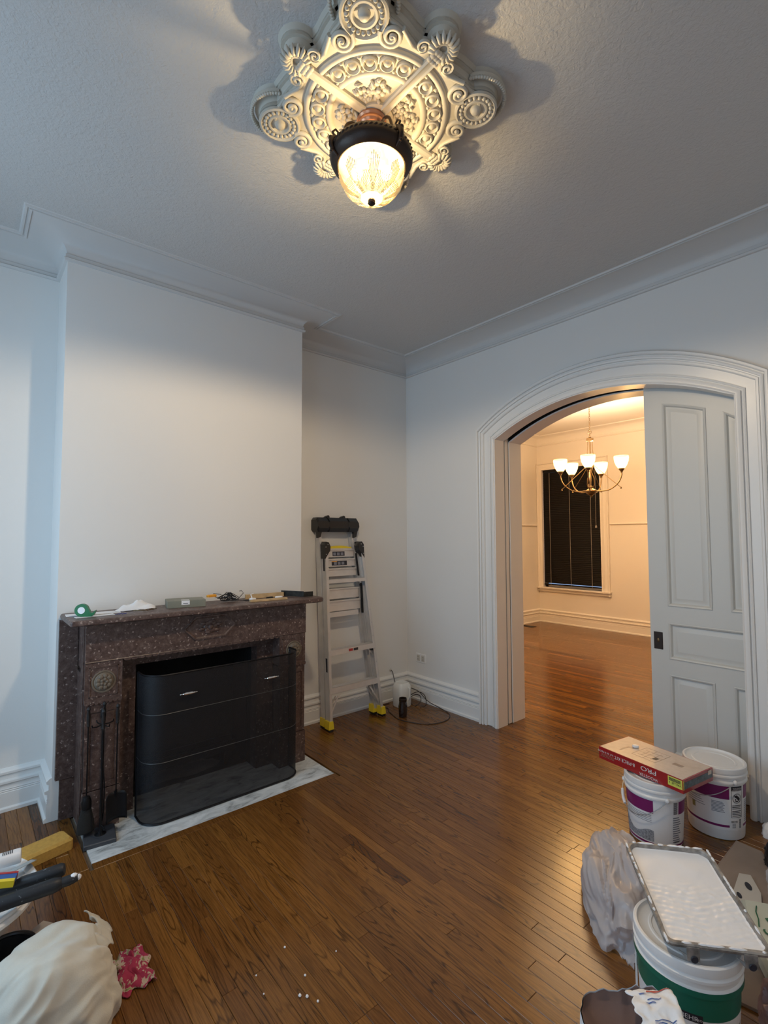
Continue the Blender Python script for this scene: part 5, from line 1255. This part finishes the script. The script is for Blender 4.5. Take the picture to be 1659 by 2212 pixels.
def paintf(u, v):
    x = .008+u*(TL-.016); y_ = .008+v*(TW-.016); base = -.014 if x < .17 else max(floorz(x)+.006, -.014+(x-.17)*.0)
    if x > .17: base = -.014+(x-.17)/(TL-.17)*.008
    rid = 0
    if x > .15:
        s_ = min(1, (x-.15)/.05); rid = s_*(.0012*abs(sin((x*150+ (y_-.15)*55*(1 if y_ > .15 else -.45)))) + .0016*noise.noise((x*60, y_*60, 1)))
    rid += .0022*noise.noise((x*14, y_*14, 3))
    edge = min(u, 1-u)*TL; e2 = min(v, 1-v)*TW; rise = .005*max(0, 1-min(edge, e2)/.012)
    return TS @ Vector((x, y_, base+rid+rise))
b = MB(); b.grid(paintf, 110, 76); pt = obj('wet_paint', b, 'paint', tr, 80)
b = MB()
def smear(pts, w):
    b.rings([[TS @ Vector((x+dx*w, y_+dy*w*.9, z)) for dx, dy, z in ((-1, -1, .0008), (1, -1, .0022), (1, 1, .0022), (-1, 1, .0008))] for x, y_ in pts], True)
random.seed(11)
for k in range(46):
    s_ = random.random()
    if s_ < .45: x, y_ = random.uniform(.01, TL), random.choice((.005, TW-.005))
    else: x, y_ = random.choice((.005, TL-.005)), random.uniform(.01, TW-.01)
    ln = random.uniform(.010, .045); n_ = 5; onx = x in (.005, TL-.005)
    b.tube([TS @ Vector((min(TL, max(0, x+(0 if onx else ln*(t/n_-.5)))), min(TW, max(0, y_+(ln*(t/n_-.5) if onx else 0))), .0005)) for t in range(n_+1)], [.001, .0035, .0045, .004, .003, .001], 6)
ps_ = obj('paint_smears', b, 'paint', tr); ps_['kind'] = 'stuff'
for yy in (.075, .235):
    b = MB()
    V = [(TL-.004, yy-.018, -.004), (TL+.004, yy-.018, -.006), (TL+.010, yy-.018, -.044), (TL+.006, yy-.018, -.045)]
    b.rings([[TS @ Vector(p) for p in V], [TS @ Vector((p[0], p[1]+.036, p[2])) for p in V]], True)
    b.rings([[TS @ Vector(p) for p in ((TL+.005, yy-.018, -.030), (TL+.008, yy-.018, -.044), (TL-.012, yy-.034, -.032))], [TS @ Vector(p) for p in ((TL+.003, yy-.018, -.030), (TL+.006, yy-.018, -.044), (TL-.014, yy-.034, -.032))]], True)
    lg = obj('bracket_leg', b, 'traymetal', tr, 0)
    b = MB(); b.lathe([(.009, 0), (.011, .001), (.009, .003), (.0001, .002)], 16); b.tf(TS @ Matrix.Translation((TL+.0095, yy+.002, -.038)) @ Matrix.Rotation(R_(83), 4, 'Y')); obj('bracket_hole', b, 'ink', lg)

# ------------------------------------------------------------------ bags and sacks
def bag(cx, cy, z0_, rx, ry, h, rz, seed, m, name, label, cat, crease=.03, nu=150, nv=64, flat=.9, group=None, lean=(0, 0), pw=2.2):
    b = MB(); Rz = Matrix.Rotation(rz, 3, 'Z')
    def f_(u, v):
        a = u*2*pi; ph = v*pi/2*1.02
        c_, s_ = cos(a), sin(a); q = max(0, cos(ph))**.55; zz = max(0, sin(ph))**.9
        P = Vector((c_*q, s_*q, zz))
        n1 = noise.noise((P.x*1.7+seed, P.y*1.7, P.z*1.5))
        w = noise.noise((P.x*2+seed, P.y*2, P.z*2))
        f1 = .5-sqrt(noise.noise((P.x*1.3+seed, P.y*4+2*w, P.z*3.4+P.x*1.5))**2+.003)*1.6; f2 = .3-sqrt(noise.noise((P.x*2.8+3*w, P.y*7+seed, P.z*6))**2+.002)
        n4 = noise.noise((P.x*15, P.y*15+seed, P.z*13))
        k = 1+.20*n1+crease*3.0*f1+crease*.9*f2+crease*.15*n4
        P = Vector((rx*P.x*k, ry*P.y*k, h*P.z*(1+.30*n1+crease*3*f1+crease*1.0*f2+crease*.2*n4)))
        P = Rz @ P; return (cx+P.x+lean[0]*P.z, cy+P.y+lean[1]*P.z, z0_+max(.001, P.z))
    b.grid(f_, nu, nv, cu=True); o = obj(name, b, m, None, 50); return tag(o, label, cat, group)
bag(2.765, -1.285, .0, .345, .140, .20, R_(-58), 4.2, 'film', 'plastic_bag', 'cloudy crumpled plastic bag on the floor left of the big bucket', 'plastic bag', .045)
bag(3.475, -1.50, .034, .12, .16, .20, R_(10), 7.7, 'filmpink', 'plastic_bag', 'pinkish translucent plastic bag right of the big bucket at the frame edge', 'plastic bag', .06)
bag(3.315, -.68, .034, .12, .18, .25, R_(8), 1.7, 'filmwhite', 'white_bag', 'white crumpled plastic sack at the right frame edge below the door casing', 'sack', .05)
# flattened kraft carrier bag with cut-out handle and printed white bag
kb2 = thing('kraft_carrier_bag', 'flat brown kraft paper carrier bag lying behind the roller tray', 'paper bag', (3.12, -.85, 0))
b = MB()
KP = [(2.985, -.362), (3.10, -.372), (3.20, -.55), (3.36, -.80), (3.50, -1.15), (3.45, -1.42), (3.24, -1.46), (3.10, -1.15), (2.985, -.72)]
b.rings([[(x, y_, .001) for x, y_ in KP], [(x, y_, .012) for x, y_ in KP], [(3.15+(x-3.15)*.93, -.9+(y_+.9)*.93, .022+.01*noise.noise((x*7, y_*7, 1))) for x, y_ in KP]], True); obj('bag_body', b, 'kraft', kb2, 20)
def px(X, Y, z): 
    return None
b = MB(); hp_ = [(3.085, -.705), (3.125, -.680), (3.190, -.790), (3.225, -.930), (3.150, -.960), (3.105, -.880)]
b.rings([[(x, y_, .034) for x, y_ in hp_], [(x, y_, .037) for x, y_ in hp_]], True); hd = obj('handle_card', b, M.setdefault('cream', mat('cream_card', (.58, .55, .50), .5)), kb2, 0)
for (ox, oy, rx_) in ((3.140, -.780, .030), (3.130, -.880, .022)):
    b = MB(); b.lathe([(rx_, 0), (.0001, .0002)], 20, (0, 0, 0), sx=1, sy=.42); b.tf(T((ox, oy, .0378), R_(-62))); obj('cut_out', b, 'ink', hd)
pb = thing('printed_bag', 'white plastic shopping bag with green handwriting at the right frame edge', 'shopping bag', (3.30, -1.12, .025))
b = MB(); PP = [(3.165, -.985), (3.30, -.90), (3.52, -1.00), (3.55, -1.28), (3.33, -1.33), (3.235, -1.17)]
b.rings([[(x, y_, .038) for x, y_ in PP], [(x, y_, .085+.01*sin(9*x)) for x, y_ in PP], [(3.33+(x-3.33)*.9, -1.12+(y_+1.12)*.9, .100) for x, y_ in PP]], True); obj('bag_body', b, M.setdefault('greenishwhite', mat('greenish_white_plastic', (.55, .58, .50), .4, bump=.3, bscale=20, bdist=.004)), pb, 20)
b = MB(); wr = lambda cx_, cy_, rot: (lambda x, y: (cx_+x*cos(rot)-y*sin(rot), cy_+x*sin(rot)+y*cos(rot), .1035))
txt('E', .075, wr(3.275, -1.075, R_(-40)), b, bold=.0005); txt('S', .085, wr(3.285, -1.155, R_(-40)), b, bold=.0005)
b.tube([(3.225, -1.01, .103), (3.232, -1.05, .103), (3.250, -1.09, .103), (3.262, -1.135, .103)], .0022, 5); obj('green_lettering', b, 'greengraph', pb, 0)
b = MB(); txt('EST', .05, wr(3.335, -1.165, R_(-25)), b, bold=.004); obj('black_lettering', b, 'ink', pb, 0)
# dark paint-streaked rag by the casing
bag(3.10, -.150+.0, .0, .05, .05, .06, 0, 9.1, 'label', 'paper_cup', 'white crumpled scrap beside the right casing foot', 'scrap', .03, 32, 14)
bag(3.175, -.47, .024, .045, .06, .10, 0, 2.9, 'black', 'black_rag', 'small black rag between the white sack and the rear bucket', 'rag', .08, 40, 16)
# torn plaster sack in the foreground
sk = thing('torn_sack', 'torn white plaster sack with brown lining in the bottom right foreground', 'sack', (3.215, -2.17, 0))
def sackring(z, k=0, top=False):
    P = []; n = 64
    for i in range(n):
        a = 2*pi*i/n; e = 3.2; c_, s_ = cos(a), sin(a); r = 1/((abs(c_)**e+abs(s_)**e)**(1/e))
        x, y_ = (.125-k)*c_*r, (.078-k)*s_*r; w = .010*noise.noise((c_*4, s_*4, z*14)); x, y_ = x*(1+w*6), y_*(1+w*6)
        zz = z+(.016*noise.noise((c_*5+3, s_*5, 0))+.008*noise.noise((c_*17, s_*17, 5))+.028*c_ if top else 0)
        rot = R_(38); P.append((3.215+x*cos(rot)-y_*sin(rot), -2.170+x*sin(rot)+y_*cos(rot), zz))
    return P
b = MB(); b.rings([sackring(z) for z in (.001, .06, .12, .18, .24, .30)]+[sackring(.355, 0, True)], True, True, False); so = obj('outer_wall', b, 'whitecloth', sk, 60)
b = MB(); b.rings([sackring(.354, .003, True)]+[sackring(z, .005+.02*k_) for k_, z in enumerate((.32, .30, .28, .27))], True, False, True); obj('brown_lining', b, 'brownpaper', sk, 60)
b = MB()
def flap(u, v):   # white flap folded over the right half of the mouth
    rot = R_(38); x = .012+.112*u; y_ = -.070+.135*v; z = .362+.016*sin(pi*v)+.010*noise.noise((u*5, v*5, 2))+.02*u+.003*noise.noise((u*12, v*9, 7)); x += .016*noise.noise((v*6, 0, 4))*(1-u)
    return (3.215+x*cos(rot)-y_*sin(rot), -2.170+x*sin(rot)+y_*cos(rot), z)
b.grid(flap, 22, 26); fl = obj('folded_flap', b, 'whitecloth', sk, 60, solid=.002)
b = MB()
for (u0, v0, w_, l_) in ((.18, .80, .02, .16), (.35, .62, .018, .3), (.30, .56, .018, .22), (.30, .22, .02, .5), (.34, .16, .02, .45)):
    b.add([Vector(flap(u0+l_*i/6, v0+(j*w_)))+Vector((0, 0, .0035)) for j in (0, 1) for i in range(7)], [(i, i+1, 8+i, 7+i) for i in range(6)])
obj('blue_print', b, 'blue', fl)
b = MB(); b.add([Vector(flap(.45+.5*i/6, .93+(j*.035)))+Vector((0, 0, .0035)) for j in (0, 1) for i in range(7)], [(i, i+1, 8+i, 7+i) for i in range(6)]); obj('red_stripe', b, 'redprint', fl)

# ------------------------------------------------------------------ left foreground
b = MB(); b.bevbox(-.12, .12, -.065, .065, .001, .060, .012); b.tf(T((.680, -3.225, 0), R_(86)+R_(18))); tag(obj('foam_block', b, 'sponge', None, 20), 'ochre yellow foam sanding sponge block on the floor by the tub', 'sponge')
tb = thing('tool_tub', 'white oval plastic tub of painting tools at the left frame edge', 'tub', (1.42, -3.55, 0))
b = MB(); P_ = [(.115, .001), (.120, .006), (.158, .20), (.205, .275), (.232, .30), (.250, .325), (.246, .333), (.232, .330), (.215, .318), (.198, .275), (.152, .205), (.115, .012), (.001, .010)]
b.lathe(P_, 56, (1.42, -3.545, 0), 1.0, .86, cap0=True); obj('tub_body', b, 'bucket', tb, 40)
b = MB(); b.lathe([(.252, .318), (.258, .312), (.256, .300), (.249, .300)], 56, (1.42, -3.545, 0), 1.0, .86); obj('tub_rim', b, 'bucket', tb, 40)
def rod(name, label, cat, p0, p1, r, m, prof=None, group=None):
    b = MB(); p0, p1 = Vector(p0), Vector(p1); n = len(prof) if prof else 2
    if prof: b.tube([p0+(p1-p0)*t for t, _ in prof], [r*k for _, k in prof], 14)
    else: b.tube([p0, p1], r, 14)
    return tag(obj(name, b, m, None, 40), label, cat, group)
def m_speck():
    m = bpy.data.materials.new('black_grip_with_paint_specks'); m.use_nodes = True; N, L = nodes(m); b_ = N['Principled BSDF']; b_.inputs['Roughness'].default_value = .5
    g = N.new('ShaderNodeNewGeometry'); n = N.new('ShaderNodeTexNoise'); n.inputs['Scale'].default_value = 48; n.inputs['Detail'].default_value = 7; n.inputs['Roughness'].default_value = .75; n.inputs['Distortion'].default_value = .8
    L.new(g.outputs['Position'], n.inputs['Vector']); r_ = N.new('ShaderNodeValToRGB'); e = r_.color_ramp.elements
    e[0].position = .62; e[0].color = (.012, .014, .018, 1); e[1].position = .69; e[1].color = (.38, .41, .43, 1); k = e.new(.5); k.color = (.012, .014, .018, 1)
    L.new(n.outputs['Fac'], r_.inputs['Fac']); L.new(r_.outputs['Color'], b_.inputs['Base Color']); return m
M['paintedblack'] = m_speck()
o = rod('paint_roller', 'long black paint roller grip with white paint blob at its tip, across the tub', 'paint roller', (1.60, -3.60, .365), (1.677, -3.230, .395), .024, 'paintedblack', [(0, 1), (.2, 1.05), (.5, 1.0), (.8, 1.05), (.86, .85), (.87, .7), (.93, .72), (.97, .62), (1, .5)])
b = MB(); b.sphere((1.674, -3.243, .404), .011, 8, 6, (1, 1.2, .8)); b.sphere((1.678, -3.228, .396), .010, 8, 6); b.sphere((1.640, -3.405, .392), .007, 8, 6, (1, 1.6, .5)); obj('paint_blob', b, 'label', o)
rod('paint_roller', 'shorter black ribbed roller grip behind the long one in the tub', 'paint roller', (1.535, -3.46, .370), (1.600, -3.262, .400), .023, 'paintedblack', [(0, .7), (.08, 1), (.3, .9), (.35, 1.05), (.6, 1), (.95, 1.05), (1, .8)])
b = MB(); b.box(-.20, 0, -.028, .028, -.010, .010); b.tf(T((1.570, -3.41, .412), R_(72)) @ Matrix.Rotation(R_(8), 4, 'Y')); bc = obj('blade_carton', b, 'blue', None, 0, loc=(1.52, -3.49, .38)); tag(bc, 'blue, red and yellow packet lying in the tub', 'packet')
b = MB(); b.box(-.20, .001, -.0285, -.012, -.011, .0115); b.tf(T((1.570, -3.41, .412), R_(72)) @ Matrix.Rotation(R_(8), 4, 'Y')); obj('yellow_edge', b, 'yellow', bc, 0)
b = MB(); b.box(-.20, .001, .018, .0285, -.011, .0115); b.tf(T((1.570, -3.41, .412), R_(72)) @ Matrix.Rotation(R_(8), 4, 'Y')); obj('red_edge', b, 'redprint', bc, 0)
tbm = rod('caulk_tube', 'white sealant tube with red stripe and barcode in the tub', 'tube', (1.30, -3.62, .365), (1.335, -3.375, .372), .028, 'label', [(0, 1), (.98, 1), (1, .9)])
b = MB(); dvec = (Vector((1.335, -3.375, .372))-Vector((1.30, -3.62, .365))).normalized(); sidev = dvec.cross(Vector((0, 0, 1))).normalized(); upv = sidev.cross(dvec)
def tubepatch(b, t0, t1, a0, a1, k=.0006, r=.028):
    n = 8; o_ = Vector((1.30, -3.62, .365))
    b.rings([[o_+dvec*(t)+(sidev*cos(a0+(a1-a0)*i/n)+upv*sin(a0+(a1-a0)*i/n))*(r+k) for i in range(n+1)] for t in (t0, t1)], False)
tubepatch(b, .06, .165, R_(85), R_(115)); obj('red_stripe', b, 'redprint', tbm)
b = MB(); tubepatch(b, .150, .175, R_(20), R_(80))
for k in range(6): tubepatch(b, .188+k*.006, .191+k*.006, R_(60), R_(100))
obj('barcode', b, 'ink', tbm)
b = MB(); b.bevbox(-.055, .055, -.03, .03, 0, .012, .01); b.tf(T((1.385, -3.385, .345), R_(-70)) @ Matrix.Rotation(R_(30), 4, 'X')); tag(obj('scraper', b, M.setdefault('greyplastic', mat('grey_plastic', (.30, .33, .34), .4)), None, 30, loc=(1.385, -3.385, .34)), 'short grey plastic grip standing at the tub wall', 'tool')
# black bucket and carton edge under the tub
b = MB(); b.lathe([(.070, .001), (.073, .01), (.083, .19), (.087, .200), (.080, .200), (.066, .02), (.001, .018)], 40, (1.625, -3.437, 0)); o = obj('black_pail', b, 'black', None, 40); tag(o, 'black pail at the left frame edge beneath the tub rim', 'pail')
b = MB(); b.tube([(1.625+.087*cos(a), -3.437+.087*sin(a), .205) for a in [2*pi*k/40 for k in range(40)]], .007, 8, closed=True); obj('rolled_rim', b, 'black', o)
b = MB(); b.box(-.032, .032, -.032, .032, .001, .19); b.tf(T((1.560, -3.322, 0), R_(35))); tag(obj('cardboard_box', b, M.setdefault('beigecard', mat('beige_cardboard', (.40, .34, .29), .8)), None, 0), 'beige cardboard box corner showing beneath the tub rim', 'box')
# canvas drop cloth bundle
def clothbundle():
    b = MB(); cx, cy = 1.81, -3.325
    def f_(u, v):
        a = u*2*pi; ph = v*pi/2; c_, s_ = cos(a), sin(a)
        q = max(0, cos(ph))**.62; zz = max(0, sin(ph))**.85
        n1 = noise.noise((c_*q*1.3+5, s_*q*1.3, zz*1.2))
        rx_, ry_ = .20, .205
        x, y_, z = rx_*c_*q, ry_*s_*q, .285*zz
        q3 = Vector((c_*q, s_*q, zz))
        # folds run over the heap in one sweep instead of meeting at the crown
        d1 = q3.x*.55+q3.y*.35-q3.z*.75; d2 = q3.x*.8-q3.y*.55+q3.z*.1
        wv = noise.noise((q3.x*1.4+3, q3.y*1.4, q3.z*1.4))
        sw = (.5-sqrt(noise.noise((d1*3.2+wv*1.4, d2*.9, 2.5))**2+.0012)*1.9)*(.25+.75*max(0, min(1, .45+.9*q3.y*.5+.6*q3.x)))
        sw += .35*(.35-sqrt(noise.noise((d1*6.5-wv*2, d2*2.2, 7.5))**2+.0008)*1.6)*(1-zz*.5); sw *= 1-.55*zz**3
        pin = .4*max(0, 1-((q3.x-.1)**2+(q3.y-.72)**2+(q3.z-.45)**2)/.16)
        k = 1+.09*n1+.17*sw+.02*noise.noise((q3.x*6, q3.y*6, q3.z*6))-.20*pin
        return (cx+x*k, cy+y_*k, .001+z*(1+.12*n1+.16*sw-.05*pin))
    b.grid(f_, 150, 60, cu=True); return obj('canvas_drop_cloth', b, 'canvas', None, 80)
dc = clothbundle(); tag(dc, 'bundled cream canvas drop cloth in the bottom left foreground', 'drop cloth')
b = MB()
def frill(u, v):
    a = R_(40)+u*R_(85); r = .155+.05*v; return (1.80-.02+r*cos(a)*.9-.05, -3.330+r*sin(a)+.006*sin(u*22), .235-.05*v+.012*sin(u*26+1)+.006*noise.noise((u*9, v*3, 1)))
b.grid(frill, 46, 6); obj('hem_ruffle', b, 'canvas', dc, 80, solid=.003)
# red patterned rag
def ragmat():
    m = bpy.data.materials.new('red_and_cream_pattern'); m.use_nodes = True; N, L = nodes(m); b_ = N['Principled BSDF']
    g = N.new('ShaderNodeNewGeometry'); n = N.new('ShaderNodeTexNoise'); n.inputs['Scale'].default_value = 24; n.inputs['Distortion'].default_value = 1.5; L.new(g.outputs['Position'], n.inputs['Vector'])
    r = N.new('ShaderNodeValToRGB'); r.color_ramp.interpolation = 'CONSTANT'; e = r.color_ramp.elements; e[0].color = (.36, .03, .08, 1); e[1].position = .52; e[1].color = (.50, .38, .30, 1); k = e.new(.62); k.color = (.25, .28, .10, 1)
    L.new(n.outputs['Fac'], r.inputs['Fac']); L.new(r.outputs['Color'], b_.inputs['Base Color']); b_.inputs['Roughness'].default_value = .9; return m
M['rag'] = ragmat()
b = MB()
def ragf(u, v):
    x = 1.635+.20*u+.03*noise.noise((v*4, 1, 0)); y_ = -3.105+.115*v+.03*noise.noise((u*4, 2, 0)); z = .004+.032*abs(noise.noise((u*4+1, v*5, 3)))+.02*sin(pi*u)*sin(pi*v)
    return (x, y_, z)
b.grid(ragf, 30, 22); tag(obj('patterned_rag', b, 'rag', None, 60, solid=.002), 'crumpled red and cream patterned rag on the floor beside the drop cloth', 'rag')
# plaster crumbs on the boards
for k, (x, y_) in enumerate(((2.148, -2.713), (2.016, -2.555), (2.24, -2.618), (2.165, -2.408), (2.18, -2.56), (2.26, -2.60), (2.06, -2.70), (2.30, -2.58))):
    b = MB(); r = .0035+.0015*(k % 3); b.sphere((x, y_, r*.7), r, 6, 4, (1.1, .9, .75)); tag(obj('plaster_crumb', b, 'label', None), 'tiny white plaster crumb on the floorboards in the foreground', 'crumb', 'plaster crumbs on the floor')
